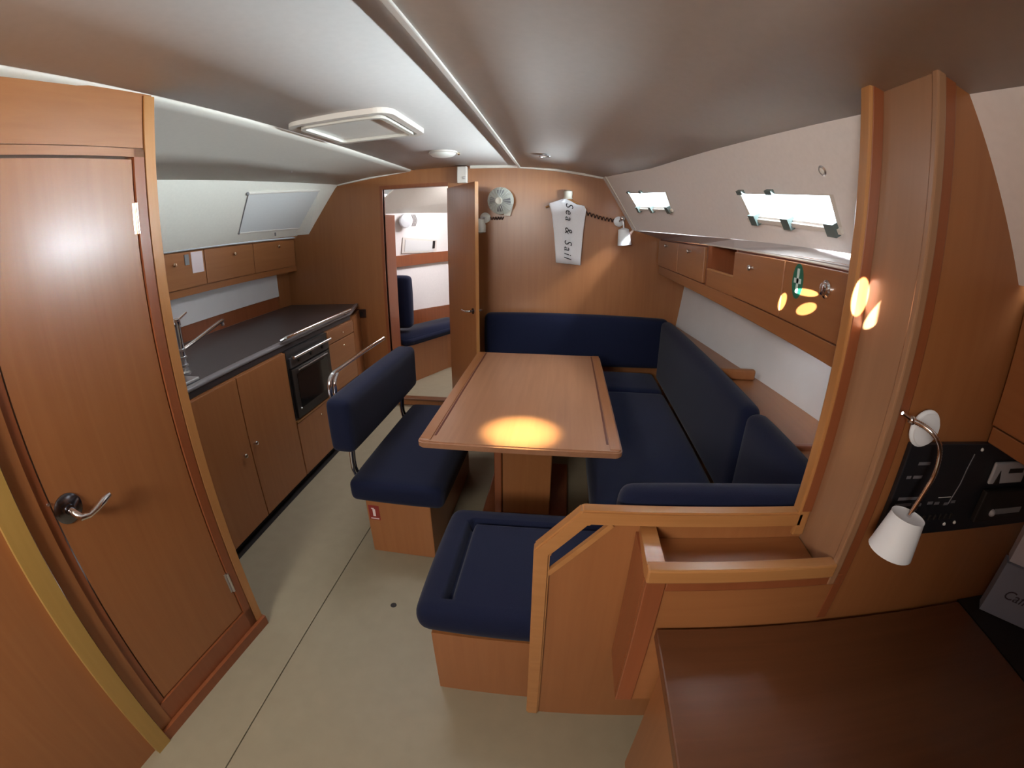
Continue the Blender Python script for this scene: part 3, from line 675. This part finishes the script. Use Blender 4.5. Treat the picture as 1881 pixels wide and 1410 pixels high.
MB().prism([hp(0.4, 0.45, 0.02), hp(2.8, 0.45, 0.02), hp(2.8, 0.61, 0.02), hp(0.4, 0.70, 0.02)], Vector((0.887, -0.461, 0))*0.02).build('lower_trim', WR, fwall)
w3 = shell('window_3', tuple(hp(1.25, 1.32, 0.06)))
MB().prism([hp(0.985, 1.318, 0.045), hp(1.52, 1.300, 0.045), hp(1.51, 1.440, 0.065), hp(0.985, 1.487, 0.070)], Vector((0.887, -0.461, 0))*0.006).build('window_frame', TRW, w3)
MB().prism([hp(1.02, 1.335, 0.054), hp(1.46, 1.318, 0.054), hp(1.455, 1.425, 0.070), hp(1.02, 1.462, 0.074)], Vector((0.887, -0.461, 0))*0.004).build('blind', BLD, w3)
MB().prism([hp(1.440, 1.345, 0.062), hp(1.475, 1.345, 0.062), hp(1.475, 1.432, 0.075), hp(1.440, 1.432, 0.075)], Vector((0.887, -0.461, 0))*0.006).build('clip', BLK, w3)
# low closet beside the doorway
struct(MB().box(-1.53, -1.500, D+0.032, 3.86, 0.06, 1.700).build('wall_closet_side', WR))
# berth
be = thing('berth', (-1.55, 4.6, 0.06), 'low wooden berth base with a navy mattress in the forward cabin', 'berth')
MB().prism([(-1.46, 4.06, 0.06), (-1.23, 4.55, 0.06), (-0.85, 4.95, 0.06), (-1.36, 4.98, 0.06), (-1.80, 4.2, 0.06), (-1.49, 3.90, 0.06)], (0, 0, 0.40)).build('base', WD, be)
ms = MB().prism([(-1.40, 3.98, 0.462), (-1.15, 4.50, 0.462), (-0.80, 4.93, 0.462), (-1.36, 4.98, 0.462), (-1.79, 4.22, 0.462), (-1.48, 3.90, 0.462)], (0, 0, 0.085)).build('mattress', BLU, be)
bm_ = bmesh.new(); bm_.from_mesh(ms.data); bmesh.ops.bevel(bm_, geom=bm_.edges[:], offset=0.02, segments=3, affect='EDGES'); bm_.to_mesh(ms.data); bm_.free(); ms.data.shade_smooth()
seat('back_cushion', (-1.80, -1.485, 4.12, 4.24, 0.60, 1.11), 'upright navy back cushion seen through the open saloon doorway', None, r=0.04)
ff = thing('cabin_fan', tuple(hp(0.95, 1.60, 0.10)), 'small white fan on the wall of the forward cabin, seen through the doorway', 'fan')
MB().lathe([(0.02, 0), (0.055, 0.01), (0.075, 0.05), (0.07, 0.07), (0.03, 0.085), (0.0, 0.087)], hp(0.97, 1.66, 0.10), (0.75, -0.6, 0.0), 20).build('housing', SHD, ff, True)
for k in range(4): MB().tube([hp(0.97, 1.66, 0.18) + Vector((0.04+0.012*k, 0, 0.06)), hp(0.97, 1.66, 0.18) + Vector((0.06+0.012*k, 0, 0.0)), hp(0.97, 1.66, 0.18) + Vector((0.04+0.012*k, 0, -0.06))], 0.004, 6).build('guard_bar', GRY, ff)
MB().rbox(*(lambda p: (p.x-0.02, p.x+0.02, p.y-0.02, p.y+0.02, p.z-0.05, p.z+0.05))(hp(0.97, 1.66, 0.095)), 0.008).build('mount', SHD, ff)

# ------------------------------------------------------------------ fittings on the main bulkhead
fn = thing('bulkhead_fan', (-0.49, D-0.03, 1.66), 'round cream caged fan on the bulkhead right of the open door', 'fan')
fa = Vector((-0.18, -0.98, -0.05)).normalized(); fc_ = Vector((-0.495, D-0.085, 1.775))
fu = fa.orthogonal().normalized(); fv = fa.cross(fu)
MB().lathe([(0.020, 0), (0.072, 0.004), (0.104, 0.022), (0.106, 0.036), (0.098, 0.040), (0.03, 0.036)], fc_-fa*0.03, fa, 32).build('shell', FAN, fn, True)
for k in range(24):
    a = 2*PI*k/24; dirv = math.cos(a)*fu + math.sin(a)*fv
    MB().tube([fc_+dirv*0.104+fa*0.010, fc_+dirv*0.080+fa*0.034, fc_+dirv*0.050+fa*0.046, fc_+dirv*0.022+fa*0.050], 0.0026, 5).build('guard_bar', FAN, fn, True)
MB().lathe([(0.028, 0.040), (0.030, 0.052), (0.024, 0.058), (0.014, 0.056), (0.0, 0.054)], fc_, fa, 20).build('hub_cap', PLA, fn, True)
for k in range(4):
    a = 2*PI*k/4+0.4; d0 = math.cos(a)*fu + math.sin(a)*fv; d1_ = math.cos(a+0.7)*fu + math.sin(a+0.7)*fv
    MB().slab([fc_+d0*0.02+fa*0.012, fc_+d0*0.092+fa*0.006, fc_+d1_*0.088+fa*0.022, fc_+d1_*0.02+fa*0.02], 0.002).build('blade', GRY, fn)
MB().prism([(-0.475, D-0.055, 1.662), (-0.425, D-0.055, 1.658), (-0.405, D-0.055, 1.76), (-0.455, D-0.055, 1.76)], (0, 0.054, 0)).build('mount', PLA, fn)

def reading_lamp(root, base, tip, shade_len, r0, r1, tilt, sheen=SHD):
    pass
rl = thing('wall_lamp', (0.46, D-0.02, 1.48), 'white shaded reading lamp on the right end of the bulkhead', 'lamp')
MB().lathe([(0.040, 0), (0.040, 0.010), (0.030, 0.018), (0.0, 0.02)], (0.425, D-0.001, 1.635), (0, -1, 0), 20).build('base', SHD, rl, True)
MB().ball((0.447, D-0.055, 1.658), 0.020, 8).build('joint', CHR, rl, True)
MB().tube(smooth_path([(0.428, D-0.02, 1.637), (0.440, D-0.05, 1.652), (0.455, D-0.065, 1.63), (0.459, D-0.07, 1.57)], 5), 0.0065, 8).build('arm', STL, rl, True)
sd = MB().lathe([(0.012, 0.008), (0.036, 0.0), (0.042, -0.004), (0.055, -0.125), (0.050, -0.125), (0.036, -0.01), (0.0, -0.006)], (0.456, D-0.07, 1.578), (-0.12, 0.0, 1.0), 24); sd.build('shade', SHD, rl, True)
MB().tube([(0.456, D-0.07, 1.575), (0.462, D-0.07, 1.53)], 0.014, 10).build('bulb', LNS, rl)
r2_ = thing('door_lamp', (-0.66, D-0.02, 1.58), 'cream reading lamp on the bulkhead half hidden behind the open door edge', 'lamp')
MB().lathe([(0.042, 0), (0.042, 0.010), (0.030, 0.020), (0.0, 0.022)], (-0.630, D-0.001, 1.645), (0, -1, 0), 20).build('base', PLA, r2_, True)
MB().tube(smooth_path([(-0.632, D-0.02, 1.645), (-0.648, D-0.06, 1.645), (-0.662, D-0.07, 1.61)], 5), 0.0065, 8).build('arm', STL, r2_, True)
MB().lathe([(0.012, 0.008), (0.034, 0.0), (0.048, -0.05), (0.046, -0.10), (0.0, -0.11)], (-0.662, D-0.07, 1.630), (0.0, 0.0, 1.0), 20).build('shade', PLA, r2_, True)
# curly brown cords feeding the lamps and the fan
def coil(p, q, turns, amp, label, sag=0.0):
    p, q = Vector(p), Vector(q); pts = []; n = turns*12
    for k in range(n+1):
        t = k/n; c = p.lerp(q, t); a = 2*PI*turns*t
        pts.append((c.x, c.y - amp*(1+math.sin(a)), c.z + amp*math.cos(a) - sag*math.sin(PI*t)))
    return tag(MB().tube(pts, 0.0042, 6).build('coiled_cord', CRD, None, True), label, 'cord')
coil((-0.585, D-0.007, 1.640), (-0.482, D-0.007, 1.640), 5, 0.010, 'short curly brown cord between the door lamp and the fan')
coil((0.14, D-0.007, 1.700), (0.385, D-0.007, 1.640), 9, 0.013, 'curly brown cord running from the white cloth to the right wall lamp', 0.008)
# hanging white cloth on a hanger
hg = thing('hanging_towel', (0.035, D-0.04, 1.29), 'white cloth with dark lettering draped over a hanger on the bulkhead', 'towel')
rows = []
prof = [(0.0, -0.034, 0.040, 1.800), (0.03, -0.122, 0.090, 1.772), (0.07, -0.122, 0.150, 1.745), (0.11, -0.112, 0.165, 1.715), (0.16, -0.100, 0.160, 1.67), (0.30, -0.085, 0.147, 1.56), (0.45, -0.074, 0.139, 1.45), (0.58, -0.066, 0.134, 1.36), (0.70, -0.062, 0.132, 1.295)]
NX = 24
for (_, xa, xb, z) in prof:
    row = []
    for i in range(NX+1):
        f = i/NX; x = xa + (xb-xa)*f
        fold = 0.012*math.exp(-((f-0.46)/0.09)**2) + 0.006*math.sin(f*7.5)
        zz = z - (0.016*f if z < 1.5 else (0.03*abs(f-0.4) if z > 1.76 else 0))
        row.append((x, D-0.045-fold, zz))
    rows.append(row)
MB().grid(rows).build('cloth', CLO, hg, True, 0.003)
MB().tube(smooth_path([(-0.150, D-0.03, 1.728), (-0.06, D-0.03, 1.765), (0.02, D-0.03, 1.792), (0.09, D-0.03, 1.765), (0.170, D-0.03, 1.722)], 5), 0.007, 8).build('hanger', WT, hg, True)
MB().lathe([(0.034, 0.0), (0.036, 0.006), (0.033, 0.012), (0.035, 0.045), (0.034, 0.060), (0.020, 0.070), (0.0, 0.072)], (0.022, D-0.040, 1.795), n=20).build('neck_cap', PLA, hg, True)
MB().tube([(0.022, D-0.03, 1.86), (0.022, D-0.001, 1.86)], 0.006, 8).build('hook', STL, hg)
text('lettering', 'Sea & Sail', 0.082, frame((0.030, D-0.0655, 1.548), (-0.012, 0, -1), (1, 0, -0.012)), INK, hg, shear=0.3, space=1.32)

# ------------------------------------------------------------------ ceiling fittings
def downlight(at, label, r=0.034, n=(0, 0, -1)):
    t = thing('ceiling_downlight', at, label, 'lamp', 'small recessed ceiling lights')
    MB().lathe([(r, 0), (r, 0.006), (r*0.72, 0.010), (r*0.65, 0.004), (0.0, 0.004)], at, n, 20).build('rim', STL, t, True)
    MB().lathe([(r*0.62, 0.004), (r*0.5, 0.009), (0.0, 0.010)], at, n, 16).build('lens', LNS, t, True)
    k = Vector(at) + Vector(n).normalized()*0.006 + Vector((r*0.9, 0, 0)) if r > 0.03 else Vector(at) + Vector(n).normalized()*0.006; MB().ball(k, 0.009 if r > 0.03 else 0.004, 6).build('switch', STL, t, True)
nP_ = (0.06, 0.0, -1.0)
downlight((-1.77, 2.62, 1.998), 'recessed light in the port headliner over the galley, the one nearer the bulkhead', n=nP_)
downlight((-1.89, 1.66, 1.982), 'recessed light in the port headliner beside the tall left door frame', n=nP_)
downlight((-0.134, 2.90, 2.026), 'recessed light in the grey ceiling in front of the hanging cloth', n=(0.06, 0, -1))
downlight((0.737, 1.230, 1.782), 'small recessed light in the liner above the nearer starboard window', 0.017, nS)
dm = thing('dome_light', (-0.785, 2.90, 2.06), 'white dome light on the centre ceiling panel in front of the doorway', 'lamp')
MB().lathe([(0.085, 0.004), (0.085, 0.018), (0.070, 0.032), (0.035, 0.040), (0.0, 0.042)], (-0.785, 2.90, 2.070), (0, 0, -1), 28).build('lens', LNS, dm, True)
MB().lathe([(0.092, 0.0), (0.094, 0.014), (0.084, 0.017)], (-0.785, 2.90, 2.070), (0, 0, -1), 28).build('rim', TRW, dm, True)
MB().ball((-0.685, 2.92, 2.052), 0.010, 6).build('switch', BRS, dm, True)
ms_ = thing('mast_cap', (-0.81, D-0.04, 1.92), 'cream plastic box hanging from the ceiling edge above the open door', 'fitting')
MB().rbox(-0.848, -0.770, D-0.055, D-0.002, 1.925, 2.058, 0.006, 2).build('cover', TRW, ms_)
MB().rbox(-0.800, -0.778, D-0.062, D-0.054, 1.955, 1.975, 0.004, 2).build('catch', STL, ms_)
# deck hatch in the ceiling
ht = thing('deck_hatch', (-1.02, 1.95, 2.03), 'white framed deck hatch in the ceiling above the bench, cut by the top edge', 'hatch')
def ring(x0, x1, y0, y1, w_, z0, z1, r):
    o_, i_ = rrect(x0, x1, y0, y1, r, z0), rrect(x0+w_, x1-w_, y0+w_, y1-w_, max(0.01, r-w_), z0); n = len(o_); b = MB()
    up_ = lambda L: [(p[0], p[1], z1) for p in L]
    return b.add(o_+i_+up_(o_)+up_(i_), [f for k in range(n) for f in ((k, (k+1) % n, n+(k+1) % n, n+k), (2*n+k, 3*n+k, 3*n+(k+1) % n, 2*n+(k+1) % n), (k, 2*n+k, 2*n+(k+1) % n, (k+1) % n), (n+k, n+(k+1) % n, 3*n+(k+1) % n, 3*n+k))])
ring(-1.19, -0.69, 1.73, 2.25, 0.035, 2.040, 2.064, 0.07).build('rim', TRW, ht)
ring(-1.145, -0.735, 1.775, 2.205, 0.022, 2.032, 2.050, 0.05).build('inner_rim', LIN, ht)
MB().prism(rrect(-1.12, -0.76, 1.80, 2.18, 0.04, 2.046), (0, 0, 0.006)).build('pane', LNS, ht)

# ------------------------------------------------------------------ starboard partition: rail, post, handhold, panel
Y1, Y0 = 0.86, 0.70
wr = MB()
wr.prism([(-0.004, Y1+0.012, 0.0), (0.235, Y1+0.012, 0.0), (0.235, Y1+0.012, 0.889), (0.142, Y1+0.012, 0.889), (-0.004, Y1+0.012, 0.716)], (0, 0.010, 0))
wr.box(0.235, 0.66, Y1+0.012, Y1+0.03, 0.0, 0.89)
wr.prism([(0.690, Y0+0.004, 0.0), (1.50, Y0+0.004, 0.0), (1.50, Y0+0.004, 1.40), (1.05, Y0+0.004, 1.545), (0.76, Y0+0.004, 2.03), (0.690, Y0+0.004, 2.03)], (0, 0.02, 0))
wpart = struct(wr.build('wall_right', WD))
# bent wooden rail round the opening
def bar(pts, name, m, w_in, d0, d1, parent):
    """flat bar along points (x, z), w_in wide towards its right-hand side, between y d0..d1"""
    P_ = [Vector((x, 0, z)) for x, z in pts]; I = []
    for i, p in enumerate(P_):
        t1 = (P_[i]-P_[i-1]).normalized() if i else (P_[1]-P_[0]).normalized()
        t2 = (P_[i+1]-P_[i]).normalized() if i < len(P_)-1 else t1
        n1, n2 = Vector((t1.z, 0, -t1.x)), Vector((t2.z, 0, -t2.x)); n_v = (n1+n2).normalized()
        I.append(p + n_v*(w_in/max(0.3, n_v.dot(n1))))
    out = [(p.x, d0, p.z) for p in P_] + [(p.x, d0, p.z) for p in reversed(I)]
    o = MB().prism(out, (0, d1-d0, 0)).build(name, m, parent)
    e = bmesh.new(); e.from_mesh(o.data)
    bmesh.ops.bevel(e, geom=[k for k in e.edges if k.calc_length() > 0.03 or True], offset=0.005, segments=2, affect='EDGES'); e.to_mesh(o.data); e.free()
    return o
bar([(-0.042, 0.0), (-0.042, 0.800), (0.069, 0.930), (0.640, 0.930)], 'grab_rail', WTx, 0.042, Y1, Y1+0.037, wpart)
MB().rbox(0.622, 0.656, Y1, Y1+0.037, 0.86, 2.03, 0.005).build('post', WT, wpart)
MB().rbox(0.629, 0.656, Y1-0.002, Y1+0.002, 0.935, 2.03, 0.001, 1).build('post_face', WR, wpart)
# light trim on the slanted top edge of the lower panel
q0, q1 = Vector((0.002, 0, 0.712)), Vector((0.150, 0, 0.884))
dd = (q1-q0).normalized(); nn = Vector((-dd.z, 0, dd.x))
MB().prism([(q0+Vector((0, Y1+0.004, 0)))[:], (q1+Vector((0, Y1+0.004, 0)))[:], (q1+nn*0.014+Vector((0, Y1+0.004, 0)))[:], (q0+nn*0.014+Vector((0, Y1+0.004, 0)))[:]], (0, 0.014, 0)).build('slot_trim', WTx, wpart)
# broad pale panel between the two planes, with its edge lipping
MB().box(0.656, 0.668, Y0+0.012, Y1+0.03, 0.50, 2.03).build('return_panel', WP, wpart)
MB().rbox(0.651, 0.673, Y0-0.006, Y0+0.012, 0.84, 2.03, 0.004).build('edge_lipping', WP, wpart)
MB().rbox(0.673, 0.702, Y0-0.001, Y0+0.008, 0.72, 2.03, 0.003).build('edge_stile', WR, wpart)
# tray between the planes
ty = thing('chart_tray', (0.45, 0.78, 0.70), 'open wooden tray along the partition above the chart table', 'tray')
MB().box(0.245, 0.652, Y0+0.02, Y1+0.010, 0.835, 0.848).build('tray_floor', WDx, ty)
MB().rbox(0.205, 0.655, Y0-0.012, Y0+0.022, 0.868, 0.906, 0.005).build('front_lip', WTx, ty)
MB().prism([(0.205, Y0+0.010, 0.868), (0.245, Y0+0.010, 0.868), (0.245, Y0+0.010, 0.906), (0.205, Y0+0.010, 0.906)], (0.008, Y1-Y0, -0.02)).build('end_bar', WTx, ty)
MB().rbox(0.206, 0.252, Y0-0.006, Y0+0.014, 0.40, 0.867, 0.003).build('stile', WR, ty)
MB().box(0.252, 0.686, Y0, Y0+0.0115, 0.40, 0.867).build('front_panel', WDx, ty)
MB().rbox(0.252, 0.690, Y0-0.004, Y0+0.004, 0.838, 0.867, 0.003).build('top_rail', WR, ty)
MB().box(0.206, 0.222, Y0+0.014, Y1+0.01, 0.40, 0.867).build('end_panel', WR, ty)

# ------------------------------------------------------------------ chart table, nav locker, electrics
ct = thing('chart_table', (0.8, 0.4, 0.0), 'dark wooden chart table top at the lower right under the switch panel', 'table')
MB().rbox(0.255, 1.165, 0.02, Y0-0.010, 0.690, 0.720, 0.004).build('top', DSK, ct)
MB().box(0.30, 1.12, 0.10, Y0-0.012, 0.0, 0.690).build('pedestal', WD, ct)
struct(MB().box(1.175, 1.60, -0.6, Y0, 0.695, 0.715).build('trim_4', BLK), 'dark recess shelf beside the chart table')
nl = thing('nav_locker', (1.1, 0.2, 1.205), 'brown locker along the hull over the chart table at the right edge', 'locker')
MB().box(0.985, 1.30, -0.6, Y0-0.002, 1.25, 1.535).build('carcass', WDy, nl)
MB().rbox(0.968, 0.986, -0.6, Y0-0.004, 1.252, 1.530, 0.003).build('door', WDy, nl)
MB().rbox(0.974, 0.992, -0.6, Y0-0.004, 1.210, 1.248, 0.003).build('fascia', WDy, nl)
ep = thing('switch_panel', (0.98, Y0, 0.98), 'black electrical switch panel behind the gooseneck lamp', 'panel')
MB().rbox(0.726, 1.27, Y0-0.012, Y0+0.002, 0.978, 1.210, 0.003).build('face_plate', ELP, ep)
yp = Y0-0.0126
for (x0, x1, z) in ((0.765, 0.800, 1.165), (0.745, 0.757, 1.133), (0.764, 0.790, 1.133), (0.745, 0.815, 1.080), (0.742, 0.790, 1.064), (0.795, 0.822, 1.062), (0.800, 0.815, 1.050), (0.842, 0.858, 1.065), (0.865, 0.880, 1.063), (0.898, 0.912, 1.060), (0.920, 0.934, 1.064)):
    MB().box(x0, x1, yp-0.0003, yp+0.0004, z-0.0035, z+0.0035).build('print', LBL, ep)
MB().tube([(0.935, yp, 1.185), (0.928, yp, 1.15), (0.925, yp, 1.11), (0.912, yp, 1.06)], 0.0016, 5).build('diagram_line', LBL, ep)
MB().tube([(0.870, yp, 1.078), (0.912, yp, 1.078)], 0.0010, 5).build('diagram_line', LED, ep)
for (x, z) in ((0.955, 1.196), (0.965, 1.005), (0.93, 1.003)): MB().ball((x, yp, z), 0.0045, 5).build('indicator', LED, ep, True)
for k in range(6): MB().rbox(0.842+0.018*k, 0.850+0.018*k, yp-0.006, yp, 1.020, 1.034, 0.002).build('rocker', BLK, ep)
ra = thing('radio', (1.12, Y0-0.012, 1.0), 'black and grey marine radio set into the right end of the switch panel', 'radio')
MB().rbox(1.015, 1.25, Y0-0.030, Y0-0.013, 1.010, 1.095, 0.004).build('handset_bay', BLK, ra)
MB().rbox(1.018, 1.150, Y0-0.022, Y0-0.013, 1.110, 1.166, 0.004).build('front', RAD, ra)
MB().rbox(1.078, 1.135, Y0-0.0235, Y0-0.0215, 1.138, 1.150, 0.001).build('display', BLK, ra)
MB().prism([(1.034, Y0-0.0235, 1.112), (1.056, Y0-0.0235, 1.112), (1.044, Y0-0.0235, 1.146)], (0, 0.002, 0)).build('key', BLK, ra)
MB().rbox(1.075, 1.185, Y0-0.032, Y0-0.030, 1.030, 1.046, 0.001).build('label_plate', GRY, ra)
MB().ball((1.068, Y0-0.030, 1.036), 0.010, 6).build('dial', RAD, ra, True)
# gooseneck lamp
gn = thing('gooseneck_lamp', (0.70, 0.62, 1.02), 'chrome gooseneck lamp with white conical shade over the switch panel', 'lamp')
MB().lathe([(0.040, 0), (0.040, 0.003), (0.034, 0.006), (0.034, 0.010), (0.012, 0.013), (0.0, 0.014)], (0.744, Y0-0.0135, 1.246), (0, -1, 0), 28).build('wall_plate', SHD, gn, True)
MB().tube([(0.744, Y0-0.01, 1.246), (0.700, 0.665, 1.265), (0.668, 0.650, 1.277)], 0.006, 8).build('stem', CHR, gn, True)
MB().ball((0.665, 0.650, 1.278), 0.0095, 7).build('joint', CHR, gn, True)
MB().tube([(0.665, 0.650, 1.278), (0.636, 0.650, 1.291)], [0.005, 0.0035], 8).build('switch', CHR, gn, True)
gpath = smooth_path([(0.665, 0.650, 1.278), (0.675, 0.622, 1.277), (0.693, 0.602, 1.264), (0.713, 0.600, 1.237), (0.721, 0.600, 1.194), (0.713, 0.600, 1.157), (0.696, 0.600, 1.098)], 14)
MB().tube(gpath, [0.0046 + (0.0008 if k % 2 else 0.0) for k in range(len(gpath))], 10).build('flexible_arm', CHR, gn, True)
MB().lathe([(0.010, -0.004), (0.032, -0.002), (0.0365, 0.0), (0.0365, -0.004), (0.0490, -0.082), (0.0465, -0.082), (0.033, -0.010), (0.0, -0.012)], (0.6955, 0.600, 1.100), (0.12, 0.02, 1.0), 28).build('shade', SHD, gn, True)
MB().lathe([(0.014, 0.0), (0.020, -0.03), (0.014, -0.055), (0.0, -0.06)], (0.6935, 0.600, 1.086), (0.12, 0.02, 1.0), 14).build('bulb', LNS, gn, True)
# cartons on the right
f_, g_ = Vector((0.7, -0.714, 0)), Vector((0.714, 0.70, 0))
def carton(at, h, L, dp, m, label, tilt=0):
    at = Vector(at)
    t = thing('carton', tuple(at), label, 'box')
    P_ = [at, at+f_*L, at+f_*L+g_*dp, at+g_*dp]
    MB().prism([p[:] for p in P_], (0, 0, h)).build('body', m, t)
    MB().prism([(p+Vector((0, 0, h)))[:] for p in (P_[0]+g_*dp*0.02, P_[1]+g_*dp*0.02, P_[1]+g_*dp*0.48, P_[0]+g_*dp*0.48)], (0, 0, 0.002)).build('flap', m, t)
    MB().prism([(p+Vector((0, 0, h)))[:] for p in (P_[0]+g_*dp*0.52, P_[1]+g_*dp*0.52, P_[1]+g_*dp*0.98, P_[0]+g_*dp*0.98)], (0, 0, 0.002)).build('flap', m, t)
    return t
c1 = carton((1.222, 0.650, 0.717), 0.162, 0.22, 0.045, BXG, 'dark grey carton with faint script print in the lower right corner')
text('print', 'Cafleg', 0.042, frame(Vector((1.222, 0.650, 0.793)) + f_*0.088 - g_*0.0008, f_, (0, 0, 1)), mat('print_ink', (0.05, 0.05, 0.08), 0.7), c1, shear=0.3)
carton((1.234, 0.653, 0.882), 0.20, 0.22, 0.042, BXL, 'paler carton standing on top of the dark grey carton')

# ------------------------------------------------------------------ the rest of the hull shell behind the linings
struct(MB().box(1.62, 1.66, -1.3, 6.4, -0.05, 1.60).build('wall_outer_right', HUL))
struct(MB().box(-2.72, -2.68, -1.3, 6.4, -0.05, 2.08).build('wall_outer_left', HUL))
struct(MB().prism([(0.60, 3.62, 1.585), (1.66, 3.62, 1.585), (1.66, -1.3, 1.585), (1.27, -1.3, 1.585)], (0, 0, 0.015)).build('trim_5', HUL), 'white side deck outside the windows')
struct(MB().box(-0.12, 1.62, -0.49, -0.45, -0.05, 2.03).build('light_block_wall', WD))  # unseen wall, added to keep companionway light off the nav corner
bw = MB(); bw.box(-2.7, -1.12, -1.34, -1.30, -0.05, 2.08); bw.box(-0.44, 1.66, -1.34, -1.30, -0.05, 2.08); bw.box(-1.12, -0.44, -1.34, -1.30, -0.05, 1.62)
struct(bw.build('wall_back', WD))
struct(MB().box(-2.7, 0.6, 6.40, 6.44, -0.05, 2.09).build('wall_bow', LIS))
struct(MB().box(0.40, 0.44, D+0.031, 6.4, -0.05, 2.09).build('wall_forward_right', LIS))
struct(MB().box(-2.7, -2.38, -1.3, 3.6, 1.60, 1.62).build('trim_6', HUL), 'port side deck')
